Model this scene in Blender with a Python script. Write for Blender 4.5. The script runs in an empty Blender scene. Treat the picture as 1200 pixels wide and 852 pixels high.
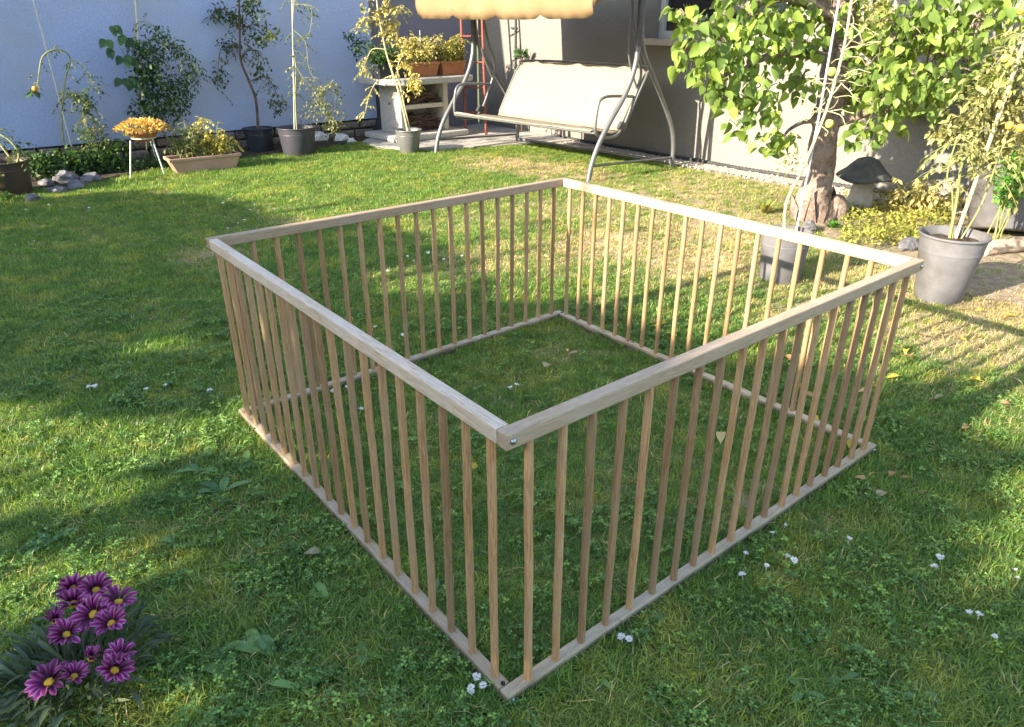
import bpy, bmesh, math, random
from mathutils import Vector, Matrix, Euler, noise
R = math.radians
scene = bpy.context.scene
col = scene.collection

# ------------------------------------------------------------------ camera
CAM = Vector((-0.6565, -0.8301, 1.3328)); YAW, PITCH, FOC = 0.893, -0.4486, 836.89
cd = bpy.data.cameras.new('camera'); cam = bpy.data.objects.new('camera', cd); col.objects.link(cam)
cam.location = CAM; cam.rotation_euler = (math.pi/2+PITCH, 0, YAW-math.pi/2)
cd.sensor_fit = 'HORIZONTAL'; cd.sensor_width = 36; cd.lens = FOC/1200*36; cd.clip_start = .02; cd.clip_end = 400
scene.camera = cam
# ------------------------------------------------------------------ sky, sun, exposure
SUN_EL, SUN_AZ = R(23), R(-4.5)          # direction the light travels: +X, a little towards -Y
w = bpy.data.worlds.new('World'); scene.world = w; w.use_nodes = True
nt = w.node_tree; bg = nt.nodes['Background']
sky = nt.nodes.new('ShaderNodeTexSky'); sky.sky_type = 'NISHITA'; sky.sun_disc = False
sky.sun_elevation = SUN_EL; sky.sun_rotation = R(-90)-SUN_AZ
sky.air_density = 1.0; sky.dust_density = 1.0; sky.ozone_density = 1.0
nt.links.new(sky.outputs[0], bg.inputs[0]); bg.inputs[1].default_value = .15
sd = bpy.data.lights.new('sun', 'SUN'); sd.energy = 4.6; sd.angle = R(.53); sd.color = (1, .88, .70)
SUNV = Vector((math.cos(SUN_EL)*math.cos(SUN_AZ), math.cos(SUN_EL)*math.sin(SUN_AZ), -math.sin(SUN_EL)))
so = bpy.data.objects.new('sun', sd); col.objects.link(so); so.rotation_euler = SUNV.to_track_quat('-Z', 'Y').to_euler(); so.location = (-8, 0, 8)
vs = scene.view_settings; vs.view_transform = 'Standard'; vs.look = 'None'; vs.gamma = 1; vs.use_curve_mapping = False
vs.exposure = 1.9
scene.render.engine = 'CYCLES'
for k_, v_ in (('max_bounces', 6), ('diffuse_bounces', 3), ('glossy_bounces', 2), ('transmission_bounces', 4), ('transparent_max_bounces', 4)): setattr(scene.cycles, k_, v_)

# ------------------------------------------------------------------ pixel -> place
F_ = Vector((math.cos(PITCH)*math.cos(YAW), math.cos(PITCH)*math.sin(YAW), math.sin(PITCH)))
RT = Vector((math.sin(YAW), -math.cos(YAW), 0)); UP = RT.cross(F_)
def ray(u, v): return F_ + RT*((u-600)/FOC) + UP*((426-v)/FOC)
def G(u, v, z=0.0): d = ray(u, v); return CAM + d*((z-CAM.z)/d.z)
FH = Vector((math.cos(YAW), math.sin(YAW), 0))
def hd(p): return (p-CAM).dot(FH)          # level distance
def D(u, v, dep): d = ray(u, v); return CAM + d*(dep/d.dot(FH))
def PX(u, v, x): d = ray(u, v); return CAM + d*((x-CAM.x)/d.x)
def PY(u, v, y): d = ray(u, v); return CAM + d*((y-CAM.y)/d.y)
def pj(p): d = p-CAM; z = d.dot(F_); return 600+FOC*d.dot(RT)/z, 426-FOC*d.dot(UP)/z, z

# ------------------------------------------------------------------ materials
def ramp(nt, fac, stops):
    r = nt.nodes.new('ShaderNodeValToRGB'); e = r.color_ramp.elements
    while len(e) < len(stops): e.new(.5)
    for i, (p, c) in enumerate(stops): e[i].position = p; e[i].color = (*c, 1)
    nt.links.new(fac, r.inputs[0]); return r.outputs[0]
def tex(nt, scale, detail=6, rough=.6, mapping=None, coord='Object', dist=0.):
    if coord == 'World':
        tc = nt.nodes.new('ShaderNodeNewGeometry'); o = tc.outputs['Position']
    else:
        tc = nt.nodes.new('ShaderNodeTexCoord'); o = tc.outputs[coord]
    if mapping:
        m = nt.nodes.new('ShaderNodeMapping'); m.inputs['Scale'].default_value = mapping
        nt.links.new(o, m.inputs['Vector']); o = m.outputs[0]
    n = nt.nodes.new('ShaderNodeTexNoise'); n.inputs['Scale'].default_value = scale; n.inputs['Detail'].default_value = detail
    n.inputs['Roughness'].default_value = rough; n.inputs['Distortion'].default_value = dist
    nt.links.new(o, n.inputs['Vector']); return n.outputs['Fac']
def mixc(nt, fac, a, b, blend='MIX'):
    m = nt.nodes.new('ShaderNodeMix'); m.data_type = 'RGBA'; m.blend_type = blend
    for s, v in ((m.inputs[0], fac), (m.inputs[6], a), (m.inputs[7], b)):
        if hasattr(v, 'is_linked'): nt.links.new(v, s)
        elif isinstance(v, tuple): s.default_value = (*v, 1)
        else: s.default_value = v
    return m.outputs[2]
def bump(nt, p, h, strength=.3, dist=.01):
    b = nt.nodes.new('ShaderNodeBump'); b.inputs['Strength'].default_value = strength; b.inputs['Distance'].default_value = dist
    nt.links.new(h, b.inputs['Height']); nt.links.new(b.outputs[0], p.inputs['Normal'])
def base(name, rough=.7, spec=.3):
    m = bpy.data.materials.new(name); m.use_nodes = True; nt = m.node_tree; p = nt.nodes['Principled BSDF']
    p.inputs['Roughness'].default_value = rough; p.inputs['Specular IOR Level'].default_value = spec
    return m, nt, p
def objrand(nt): return nt.nodes.new('ShaderNodeObjectInfo').outputs['Random']
def speck(name, c1, c2, scale=20, rough=.8, bs=.3, bd=.01, coord='Object', c3=None, scale2=None, spec=.25, metal=0):
    m, nt, p = base(name, rough, spec); p.inputs['Metallic'].default_value = metal
    f = tex(nt, scale, coord=coord); c = ramp(nt, f, [(.32, c1), (.68, c2)])
    if c3:
        f2 = tex(nt, scale2, 4, coord=coord); c = mixc(nt, ramp(nt, f2, [(.45, (0, 0, 0)), (.7, (1, 1, 1))]), c, c3)
    nt.links.new(c, p.inputs['Base Color']); bump(nt, p, f, bs, bd); return m
def wood(name, axis, a, b, grey):
    m, nt, p = base(name, .62, .3)
    sc = [26, 26, 26]; sc[axis] = 1.1
    f = tex(nt, 5, 8, .65, tuple(sc), dist=1.2)
    tc = nt.nodes.new('ShaderNodeTexCoord'); oi = objrand(nt)
    c = ramp(nt, f, [(.27, tuple(x*.62 for x in a)), (.42, b), (.58, a), (.74, tuple(x*1.06 for x in b))])
    sc2 = [90, 90, 90]; sc2[axis] = 4
    fine = tex(nt, 6, 3, .6, tuple(sc2)); c = mixc(nt, ramp(nt, fine, [(.50, (0, 0, 0)), (.66, (.7, .7, .7))]), c, tuple(x*.45 for x in a))
    c = mixc(nt, ramp(nt, tex(nt, 3.5, 5, coord='World'), [(.38, (0, 0, 0)), (.72, (.75, .75, .75))]), c, grey)
    v = ramp(nt, oi, [(0, (.68, .66, .64)), (.5, (.98, .97, .95)), (1, (1.18, 1.10, 1.02))])
    c = mixc(nt, 1.0, c, v, 'MULTIPLY')
    nt.links.new(c, p.inputs['Base Color']); bump(nt, p, f, .25, .002); return m
def leafmat(name, c1, c2, c3=None, trans=.35, rough=.45, nscale=9, spec=.4, rnd=True, t3=(.55, .8)):
    m, nt, p = base(name, rough, spec)
    f = tex(nt, nscale, 2, .7, coord='World'); c = ramp(nt, f, [(.3, c1), (.7, c2)])
    if c3: c = mixc(nt, ramp(nt, tex(nt, nscale*.6+1.7, 2, .7, coord='World'), [(t3[0], (0, 0, 0)), (t3[1], (1, 1, 1))]), c, c3)
    if rnd: c = mixc(nt, 1.0, c, ramp(nt, objrand(nt), [(0, (.62, .66, .6)), (.5, (1, 1, 1)), (1, (1.45, 1.32, 1.0))]), 'MULTIPLY')
    if rnd:
        gi_ = nt.nodes.new('ShaderNodeNewGeometry').outputs['Random Per Island']
        c = mixc(nt, 1.0, c, ramp(nt, gi_, [(0, (.45, .52, .50)), (.55, (1, 1, 1)), (.85, (1.25, 1.18, 1.05)), (1, (1.75, 1.6, 1.45))]), 'MULTIPLY')
    nt.links.new(c, p.inputs['Base Color'])
    t = nt.nodes.new('ShaderNodeBsdfTranslucent'); nt.links.new(mixc(nt, .5, c, (.34, .42, .02), 'MIX') if c3 is None else mixc(nt, 1.0, c, (1.35, 1.22, .5), 'MULTIPLY'), t.inputs[0])
    x = nt.nodes.new('ShaderNodeMixShader'); x.inputs[0].default_value = trans
    out = nt.nodes['Material Output']; nt.links.new(p.outputs[0], x.inputs[1]); nt.links.new(t.outputs[0], x.inputs[2]); nt.links.new(x.outputs[0], out.inputs[0])
    return m
def metal(name, c, rough=.4, met=.6, n=.15):
    m, nt, p = base(name, rough, .4); p.inputs['Metallic'].default_value = met
    f = tex(nt, 14, 6, .7); nt.links.new(ramp(nt, f, [(.3, tuple(x*(1-n*2) for x in c)), (.7, c)]), p.inputs['Base Color'])
    nt.links.new(ramp(nt, f, [(.3, (rough+.15,)*3), (.7, (rough-.08,)*3)]), p.inputs['Roughness']); return m

M = {}
M['wood_x'] = wood('oak_rail', 0, (.47, .325, .20), (.61, .46, .31), (.54, .45, .36))
M['wood_shaded'] = wood('oak_rail_shaded', 0, (.47, .38, .28), (.60, .51, .41), (.58, .55, .51))  # greyer copy of the rail oak, with shade put into its colour
M['wood_z'] = wood('oak_spindle', 2, (.38, .215, .095), (.54, .345, .180), (.44, .32, .20))
M['wood_bottom'] = wood('oak_rail_dirty', 0, (.44, .33, .20), (.56, .45, .31), (.50, .44, .35))
def dirty(m):
    nt = m.node_tree; p = nt.nodes['Principled BSDF']; src = p.inputs['Base Color'].links[0].from_socket
    tc = nt.nodes.new('ShaderNodeTexCoord'); sx = nt.nodes.new('ShaderNodeSeparateXYZ'); nt.links.new(tc.outputs['Object'], sx.inputs[0])
    n = tex(nt, 9, 5, .7, coord='World'); a = nt.nodes.new('ShaderNodeMath'); a.operation = 'MULTIPLY_ADD'; nt.links.new(n, a.inputs[0]); a.inputs[1].default_value = .035; nt.links.new(sx.outputs['Z'], a.inputs[2])
    f = ramp(nt, a.outputs[0], [(.016, (.88, .88, .88)), (.033, (0, 0, 0))])
    nt.links.new(mixc(nt, f, src, (.075, .062, .05)), p.inputs['Base Color'])
dirty(M['wood_bottom'])
M['bolt'] = metal('bolt_zinc', (.55, .56, .58), .3, 1)
M['hole'] = speck('drilled_hole', (.02, .015, .01), (.04, .03, .02))
def groundmat():
    m, nt, p = base('lawn_soil', .95, .15)
    f = tex(nt, 14, 8, .7); c = ramp(nt, f, [(.3, (.11, .13, .04)), (.7, (.20, .21, .07))])
    d = ramp(nt, tex(nt, 22, 8, .75), [(.3, (.22, .165, .10)), (.7, (.46, .37, .25))])
    a = nt.nodes.new('ShaderNodeAttribute'); a.attribute_name = 'dry'
    nt.links.new(mixc(nt, a.outputs['Fac'], c, d), p.inputs['Base Color']); bump(nt, p, f, .8, .02); return m
M['ground'] = groundmat()
M['soil'] = speck('soil', (.035, .026, .018), (.10, .075, .05), 25, .95, 1, .03)
M['drysoil'] = speck('dry_soil', (.20, .155, .11), (.36, .29, .21), 18, .95, .8, .02)
M['gravel'] = speck('gravel', (.30, .26, .21), (.58, .52, .44), 60, .95, 1, .02)
M['concrete'] = speck('concrete', (.33, .31, .28), (.52, .49, .45), 30, .85, .4, .006, c3=(.22, .21, .19), scale2=3)
M['bbq'] = speck('exposed_aggregate', (.24, .235, .225), (.62, .60, .55), 95, .85, .7, .006)
M['bbq_in'] = speck('bbq_sunlit', (.50, .45, .36), (.62, .57, .47), 40, .85, .3, .004)  # sunlight on the inner panels and shelf put into a yellower stone colour
M['wallL'] = speck('pale_render', (.30, .365, .56), (.41, .475, .67), 55, .9, .8, .008, c3=(.36, .385, .48), scale2=.9)
M['wallD'] = speck('grey_render', (.16, .16, .20), (.19, .19, .23), 60, .9, .3, .006)
M['house'] = speck('cream_render', (.195, .184, .165), (.252, .238, .216), 80, .9, .7, .007, c3=(.215, .199, .177), scale2=1.4)
M['plinthstone'] = speck('plinth_stone', (.11, .09, .075), (.27, .23, .19), 14, .9, 1, .03)
M['rock'] = speck('rock', (.09, .085, .09), (.22, .21, .22), 12, .9, 1, .03)
M['whiterock'] = speck('white_rock', (.55, .54, .52), (.75, .73, .70), 15, .9, .8, .02)
M['frame'] = speck('window_frame', (.50, .48, .44), (.58, .56, .52), 10, .5, .1, .002)
M['sill'] = speck('sill_plaster', (.46, .41, .34), (.58, .52, .45), 20, .8, .2, .003)
g, nt_, p_ = base('window_glass', .06, .8); p_.inputs['Base Color'].default_value = (.015, .02, .028, 1); M['glass'] = g
M['tube'] = metal('grey_tube', (.20, .205, .21), .38, .45)
M['tubedark'] = metal('dark_tube', (.10, .10, .105), .4, .4)
M['cloth'] = None
M['cream'] = leafmat('cream_sling', (.315, .283, .222), (.345, .31, .245), None, .18, .8, 3, .1, False)
M['canopy'] = leafmat('canopy_cloth', (.29, .195, .10), (.335, .24, .135), None, .25, .85, 4, .1, False)
for k in ('cream', 'canopy'):
    for l in list(M[k].node_tree.links):
        if l.to_node.type == 'BSDF_TRANSLUCENT':
            M[k].node_tree.links.remove(l)
    for n in M[k].node_tree.nodes:
        if n.type == 'BSDF_TRANSLUCENT': n.inputs[0].default_value = (.32, .28, .21, 1)
M['terra'] = speck('terracotta', (.36, .135, .065), (.45, .20, .10), 8, .75, .1, .003)
M['terrapale'] = speck('terracotta_pale', (.38, .23, .155), (.45, .29, .205), 6, .8, .1, .003)
M['greypot'] = speck('grey_plastic', (.12, .117, .125), (.175, .17, .18), 9, .6, .15, .003, c3=(.105, .095, .085), scale2=6, spec=.35)
M['darkpot'] = speck('dark_plastic', (.018, .021, .030), (.030, .034, .045), 6, .45, .08, .002, spec=.45)
M['midpot'] = speck('charcoal_plastic', (.042, .042, .052), (.062, .060, .072), 6, .45, .08, .002, spec=.45)
M['brownpot'] = speck('brown_plastic', (.045, .030, .022), (.065, .045, .033), 6, .5, .08, .002, spec=.4)
M['steelpot'] = metal('steel_grey_plastic', (.22, .22, .215), .35, .35)
M['red'] = speck('red_paint', (.19, .05, .038), (.27, .085, .065), 12, .55, .1, .002)
M['mint'] = speck('pale_green_paint', (.40, .50, .42), (.52, .60, .52), 10, .5, .1, .002)
M['cane'] = speck('bamboo', (.55, .44, .22), (.72, .62, .36), 12, .6, .1, .002)
M['whitecane'] = speck('white_stake', (.42, .41, .39), (.54, .53, .50), 12, .6, .1, .002)
M['bark'] = speck('bark', (.10, .075, .06), (.31, .235, .19), 22, .95, 1, .03, c3=(.36, .29, .25), scale2=7)
M['twig'] = speck('twig', (.07, .045, .035), (.20, .13, .095), 30, .9, .5, .01)
M['stem'] = leafmat('green_stem', (.22, .24, .08), (.34, .34, .14), None, .05, .6, 12, .2, False)
M['drystem'] = speck('dry_stem', (.42, .36, .19), (.58, .52, .30), 15, .8, .2, .004)
M['hat'] = speck('mushroom_hat', (.05, .055, .048), (.10, .10, .088), 12, .8, .4, .01)
M['mstem'] = speck('mushroom_stem', (.30, .27, .22), (.44, .40, .34), 14, .9, .6, .01)
M['hose'] = speck('corrugated_pipe', (.03, .03, .03), (.06, .06, .06), 20, .6)
M['log'] = speck('log_bark', (.30, .22, .15), (.50, .40, .30), 16, .95, .8, .02)
# foliage
M['grass'] = leafmat('grass_blade', (.12, .245, .06), (.20, .325, .08), (.35, .40, .11), .48, .38, 3.0, .5, True, (.5, .75))
M['straw'] = leafmat('straw_blade', (.36, .29, .15), (.56, .47, .27), None, .15, .8, 4, .1)
M['clover'] = leafmat('clover_leaf', (.12, .235, .06), (.17, .30, .08), (.21, .32, .085), .25, .4, 8, .3)
M['weed'] = leafmat('weed_leaf', (.10, .20, .07), (.15, .27, .10), (.16, .24, .07), .25, .5, 12, .3)
M['apricot'] = leafmat('apricot_leaf', (.15, .235, .05), (.22, .32, .075), (.30, .36, .10), .34, .42, 6, .35, True, (.6, .85))
M['tomato'] = leafmat('tomato_leaf', (.06, .115, .035), (.13, .19, .06), (.24, .23, .08), .3, .55, 9, .25, True, (.5, .72))
M['darkleaf'] = leafmat('dark_leaf', (.035, .085, .028), (.07, .14, .045), (.12, .17, .05), .28, .45, 8, .3, True, (.6, .8))
M['yellowleaf'] = leafmat('yellowing_leaf', (.32, .30, .07), (.50, .45, .12), (.26, .22, .06), .3, .6, 9, .25, True, (.55, .75))
M['dryleaf'] = leafmat('withered_leaf', (.20, .21, .08), (.34, .33, .15), (.26, .31, .10), .25, .75, 10, .15, True, (.5, .7))
M['paleyellow'] = leafmat('pale_yellow_leaf', (.38, .36, .15), (.52, .47, .24), (.26, .30, .09), .3, .6, 10, .2, True, (.5, .75))
M['sedum'] = leafmat('sedum_flower', (.55, .34, .11), (.66, .47, .18), (.42, .36, .10), .25, .6, 25, .2, True, (.5, .7))
M['parsley'] = leafmat('parsley_leaf', (.06, .20, .03), (.11, .30, .05), None, .3, .5, 10, .3)
M['cover'] = leafmat('ground_cover_leaf', (.22, .26, .05), (.42, .42, .10), (.30, .24, .09), .3, .6, 8, .2, True, (.5, .72))
M['hedge'] = leafmat('tree_leaf', (.05, .10, .03), (.09, .16, .05), None, .22, .5, 3, .3, False)
M['gazleaf'] = leafmat('gazania_leaf', (.055, .085, .045), (.11, .15, .085), (.22, .25, .19), .2, .55, 14, .3, True, (.58, .8))
M['fallen_y'] = leafmat('fallen_leaf_yellow', (.62, .44, .05), (.74, .58, .10), (.50, .30, .06), .25, .6, 14, .2)
M['fallen_b'] = leafmat('fallen_leaf_brown', (.42, .22, .09), (.58, .40, .24), (.30, .15, .07), .2, .7, 14, .2)
M['fallen_p'] = leafmat('fallen_leaf_pale', (.36, .30, .18), (.46, .40, .26), (.30, .23, .13), .2, .7, 14, .2)
M['daisy'] = leafmat('daisy_petal', (.74, .74, .70), (.80, .80, .77), (.78, .70, .72), .2, .6, 20, .2, False)
M['tomato_fruit'] = speck('tomato_skin', (.62, .24, .04), (.72, .36, .06), 6, .35, .05, .002, spec=.5)
M['greenfruit'] = speck('unripe_tomato_skin', (.42, .48, .08), (.55, .56, .12), 6, .35, .05, .002, spec=.5)
M['disc'] = speck('gazania_disc', (.52, .27, .02), (.74, .45, .05), 120, .8, 1, .004)
def petalmat():
    m, nt, p = base('gazania_petal', .5, .3)
    tc = nt.nodes.new('ShaderNodeTexCoord'); sx = nt.nodes.new('ShaderNodeSeparateXYZ'); nt.links.new(tc.outputs['Object'], sx.inputs[0])
    ax = nt.nodes.new('ShaderNodeMath'); ax.operation = 'ABSOLUTE'; nt.links.new(sx.outputs['Y'], ax.inputs[0])
    md = nt.nodes.new('ShaderNodeMath'); md.operation = 'MULTIPLY_ADD'; md.inputs[1].default_value = 5.5; nt.links.new(ax.outputs[0], md.inputs[0]); nt.links.new(sx.outputs['X'], md.inputs[2])
    c = ramp(nt, md.outputs[0], [(.010, (.030, .004, .015)), (.024, (.11, .006, .065)), (.040, (.27, .020, .135)), (.064, (.50, .18, .36))])
    c = mixc(nt, 1., c, ramp(nt, objrand(nt), [(0, (.45, .4, .45)), (.5, (.95, .85, .9)), (1, (1.35, 1.6, 1.55))]), 'MULTIPLY')
    nt.links.new(c, p.inputs['Base Color'])
    t = nt.nodes.new('ShaderNodeBsdfTranslucent'); nt.links.new(c, t.inputs[0]); x = nt.nodes.new('ShaderNodeMixShader'); x.inputs[0].default_value = .22
    nt.links.new(p.outputs[0], x.inputs[1]); nt.links.new(t.outputs[0], x.inputs[2]); nt.links.new(x.outputs[0], nt.nodes['Material Output'].inputs[0]); return m
M['petal'] = petalmat()

# ------------------------------------------------------------------ mesh builder
class MB:
    def __init__(s): s.v = []; s.f = []; s.sm = []
    def add(s, vs, fs, smooth=False):
        o = len(s.v); s.v += [tuple(a) for a in vs]; s.f += [tuple(i+o for i in f) for f in fs]; s.sm += [smooth]*len(fs)
    def box(s, c, d, rot=None, jit=0, rng=None):
        q = [Vector((x*d[0]/2, y*d[1]/2, z*d[2]/2)) for x in (-1, 1) for y in (-1, 1) for z in (-1, 1)]
        if jit: q = [a+Vector([rng.uniform(-jit, jit) for _ in range(3)]) for a in q]
        if rot: q = [rot @ a for a in q]
        s.add([a+Vector(c) for a in q], [(0, 1, 3, 2), (4, 6, 7, 5), (0, 4, 5, 1), (2, 3, 7, 6), (0, 2, 6, 4), (1, 5, 7, 3)])
    def tube(s, pts, rad, n=8, cap=True, smooth=True):
        pts = [Vector(p) for p in pts]; k = len(pts)
        if not hasattr(rad, '__len__'): rad = [rad]*k
        t0 = (pts[1]-pts[0]).normalized(); a = t0.orthogonal().normalized(); vs = []
        for i, p in enumerate(pts):
            t = (pts[min(i+1, k-1)]-pts[max(i-1, 0)]).normalized()
            a = (a-t*a.dot(t)).normalized(); b = t.cross(a)
            for j in range(n):
                an = 2*math.pi*j/n; vs.append(p+(a*math.cos(an)+b*math.sin(an))*rad[i])
        fs = [(i*n+j, i*n+(j+1) % n, (i+1)*n+(j+1) % n, (i+1)*n+j) for i in range(k-1) for j in range(n)]
        s.add(vs, fs, smooth)
        if cap: s.add(vs[:n], [tuple(reversed(range(n)))]); s.add(vs[-n:], [tuple(range(n))])
    def lathe(s, prof, c=(0, 0, 0), n=28, sx=1, sy=1, smooth=True):
        vs = []; k = len(prof)
        for r, z in prof:
            for j in range(n):
                an = 2*math.pi*j/n; vs.append((c[0]+r*math.cos(an)*sx, c[1]+r*math.sin(an)*sy, c[2]+z))
        s.add(vs, [(i*n+j, i*n+(j+1) % n, (i+1)*n+(j+1) % n, (i+1)*n+j) for i in range(k-1) for j in range(n)], smooth)
    def leaf(s, p, d, nrm, L, W, fold=.25, shape='oval', curl=.15):
        """leaf blade from p along d"""
        d = Vector(d).normalized(); nrm = Vector(nrm); sd = d.cross(nrm)
        if sd.length < 1e-4: sd = d.orthogonal()
        sd.normalize(); up = sd.cross(d)
        st = {'oval': [(0, 0), (.28, .8), (.62, .85), (1, 0)], 'heart': [(0, .12), (.12, .8), (.36, 1), (.66, .72), (1, 0)], 'strap': [(0, .35), (.5, 1), (.8, .8), (1, 0)], 'dia': [(0, 0), (.45, 1), (1, 0)]}[shape]
        vs = []; fs = []
        for i, (t, w_) in enumerate(st):
            c = p+d*(t*L)-up*(curl*L*t*t); h = W*.5*w_
            vs += [c+sd*h+up*(fold*h), c, c-sd*h+up*(fold*h)]
        for i in range(len(st)-1):
            a = i*3
            fs += [(a, a+1, a+4, a+3), (a+1, a+2, a+5, a+4)]
        o = [];
        s.add(vs, fs, True)
    def build(s, name, mat, parent=None, smooth=None, loc=None, origin=None):
        me = bpy.data.meshes.new(name)
        v = s.v
        if origin is not None: v = [(a[0]-origin[0], a[1]-origin[1], a[2]-origin[2]) for a in v]
        me.from_pydata(v, [], s.f); me.polygons.foreach_set('use_smooth', s.sm if smooth is None else [smooth]*len(s.f)); me.update()
        me.validate()
        if mat: me.materials.append(M[mat] if isinstance(mat, str) else mat)
        o = bpy.data.objects.new(name, me); col.objects.link(o)
        if origin is not None: o.location = origin
        if loc is not None: o.location = loc
        if parent: 
            o.parent = parent
            if origin is not None: o.location = Vector(origin)-parent_world(parent)
        return o
def parent_world(p):
    v = Vector((0, 0, 0))
    while p: v += p.location; p = p.parent
    return v
def tag(o, label=None, cat=None, group=None, kind=None):
    for k, v in (('label', label), ('category', cat), ('group', group), ('kind', kind)):
        if v: o[k] = v
    return o
def empty(name, loc, rz=0):
    o = bpy.data.objects.new(name, None); col.objects.link(o); o.location = loc; o.rotation_euler = (0, 0, rz); o.empty_display_size = .1; return o
def child(o, parent):
    """parent a world-space mesh to an (unrotated) thing, keeping its place"""
    o.parent = parent; o.location = Vector(o.location)-parent_world(parent); return o
def inst(name, src, parent, mw):
    o = bpy.data.objects.new(name, src); col.objects.link(o); o.parent = parent; o.matrix_local = mw; return o
def bevelbox(name, dims, mat, off=.003, seg=1, jit=0):
    bm = bmesh.new(); bmesh.ops.create_cube(bm, size=1); bmesh.ops.scale(bm, vec=dims, verts=bm.verts)
    bmesh.ops.bevel(bm, geom=bm.edges[:], offset=off, segments=seg, affect='EDGES', profile=.5)
    me = bpy.data.meshes.new(name); bm.to_mesh(me); bm.free(); me.materials.append(M[mat]); return me
def smoothpath(pts, sub=4):
    pts = [Vector(p) for p in pts]; out = []
    for i in range(len(pts)-1):
        p0, p1, p2, p3 = pts[max(i-1, 0)], pts[i], pts[i+1], pts[min(i+2, len(pts)-1)]
        for k in range(sub):
            t = k/sub; out.append(.5*((2*p1)+(p2-p0)*t+(2*p0-5*p1+4*p2-p3)*t*t+(3*p1-p0-3*p2+p3)*t**3))
    return out+[pts[-1]]
def rvec(r): 
    while True:
        v = Vector((r.uniform(-1, 1), r.uniform(-1, 1), r.uniform(-1, 1)))
        if .05 < v.length < 1: return v.normalized()

# ================================================================== the setting
# ground sheet
def bare(x, y):       # worn, dry places in the lawn
    p = Vector((x, y, 0)); n = .5+.5*noise.noise(p*1.6+Vector((3, 7, 0)))+.22*noise.noise(p*6)
    k = 0
    for (cx, cy, r_, s_) in BARE:
        d = math.hypot(x-cx, (y-cy))/r_
        k = max(k, s_*max(0, 1-d*d))
    far = min(1, max(0, (x-1.75)/1.3))*(.62 if y < 3.2 else .62*max(0, 4.4-y)/1.2)
    return n*.55+k*.8+far-.25
BARE = []
for (u, v, r_, s_) in ((595, 193, .6, 1.1), (650, 200, .6, 1.1), (690, 205, .45, 1), (560, 186, .4, .8), (620, 185, .35, .9), (250, 300, .35, .8), (330, 262, .3, .7), (590, 305, .55, .8), (640, 300, .5, .8), (720, 290, .5, .7), (820, 270, .5, .5), (650, 420, .16, .75), (900, 590, .14, .6), (960, 620, .1, .5), (530, 580, .08, .35), (1120, 400, .4, .7), (1170, 360, .35, .7), (800, 310, .5, .6), (480, 330, .4, .35), (395, 540, .1, .4), (1010, 580, .1, .4)):
    p = G(u, v); BARE.append((p.x, p.y, r_, s_))
xs = [-90, -20, -5]+[-2+.07*i for i in range(112)]+[8, 20, 90]; ys = [-90, -20, -5]+[-2.4+.07*i for i in range(150)]+[9, 20, 90]
mb = MB(); nx = len(xs); mb.add([(x, y, 0) for y in ys for x in xs], [(j*nx+i, j*nx+i+1, (j+1)*nx+i+1, (j+1)*nx+i) for j in range(len(ys)-1) for i in range(nx-1)])
gr = tag(mb.build('ground', 'ground'), kind='structure')
at_ = gr.data.attributes.new('dry', 'FLOAT', 'POINT'); at_.data.foreach_set('value', [min(1, max(0, bare(x, y)*1.5-.2)) for y in ys for x in xs])
WL, WH = 7.6, 5.62            # garage wall plane y, house wall plane x
def sheet(name, poly, z, mat, thick=0):
    mb = MB(); n = len(poly)
    vs = [(p[0], p[1], z) for p in poly]+([(p[0], p[1], z-thick) for p in poly] if thick else [])
    fs = [tuple(range(n))]
    if thick: fs += [(i, i+n, (i+1) % n+n, (i+1) % n) for i in range(n)]
    mb.add(vs, fs); return tag(mb.build(name, mat), kind='structure')
BED = [(-2.5, 7.25), (-.2, 6.75), (.35, 6.6), (.75, 6.8), (1.2, 6.95), (2.0, 7.05), (3.0, 7.15), (3.55, 7.3), (3.9, 7.62), (-2.5, 7.62)]
sheet('flower_bed', BED, .018, 'soil', .02)
PAVE = [(3.45, 6.72), (3.62, 6.38), (3.95, 6.15), (4.6, 5.95), (5.25, 5.75), (5.6, 5.7), (5.6, 7.6), (3.95, 7.6), (3.5, 7.2)]
sheet('paving', PAVE, .022, 'concrete', .03)
GRAV = [(5.22, 5.72), (5.28, 4.2), (5.34, 3.0), (5.36, 1.0), (5.38, -2.5), (5.62, -2.5), (5.62, 5.72)]
sheet('gravel_strip', GRAV, .008, 'gravel')
EARTH = [(4.2, 1.75), (3.75, 1.15), (3.5, .75), (3.52, .3), (3.6, -.6), (3.4, -2.5), (5.37, -2.5), (5.35, 2.35), (4.75, 2.3)]
EARTH = [(a[0]+(b_[0]-a[0])*t/12+.12*noise.noise(Vector((a[0]*3+t*.45, b_[1]*3, 4))), a[1]+(b_[1]-a[1])*t/12+.12*noise.noise(Vector((a[1]*3+t*.5, 9, b_[0])))) for a, b_ in zip(EARTH, EARTH[1:]+EARTH[:1]) for t in range(12)]
sheet('planting_bed', EARTH, .006, 'drysoil')

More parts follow.
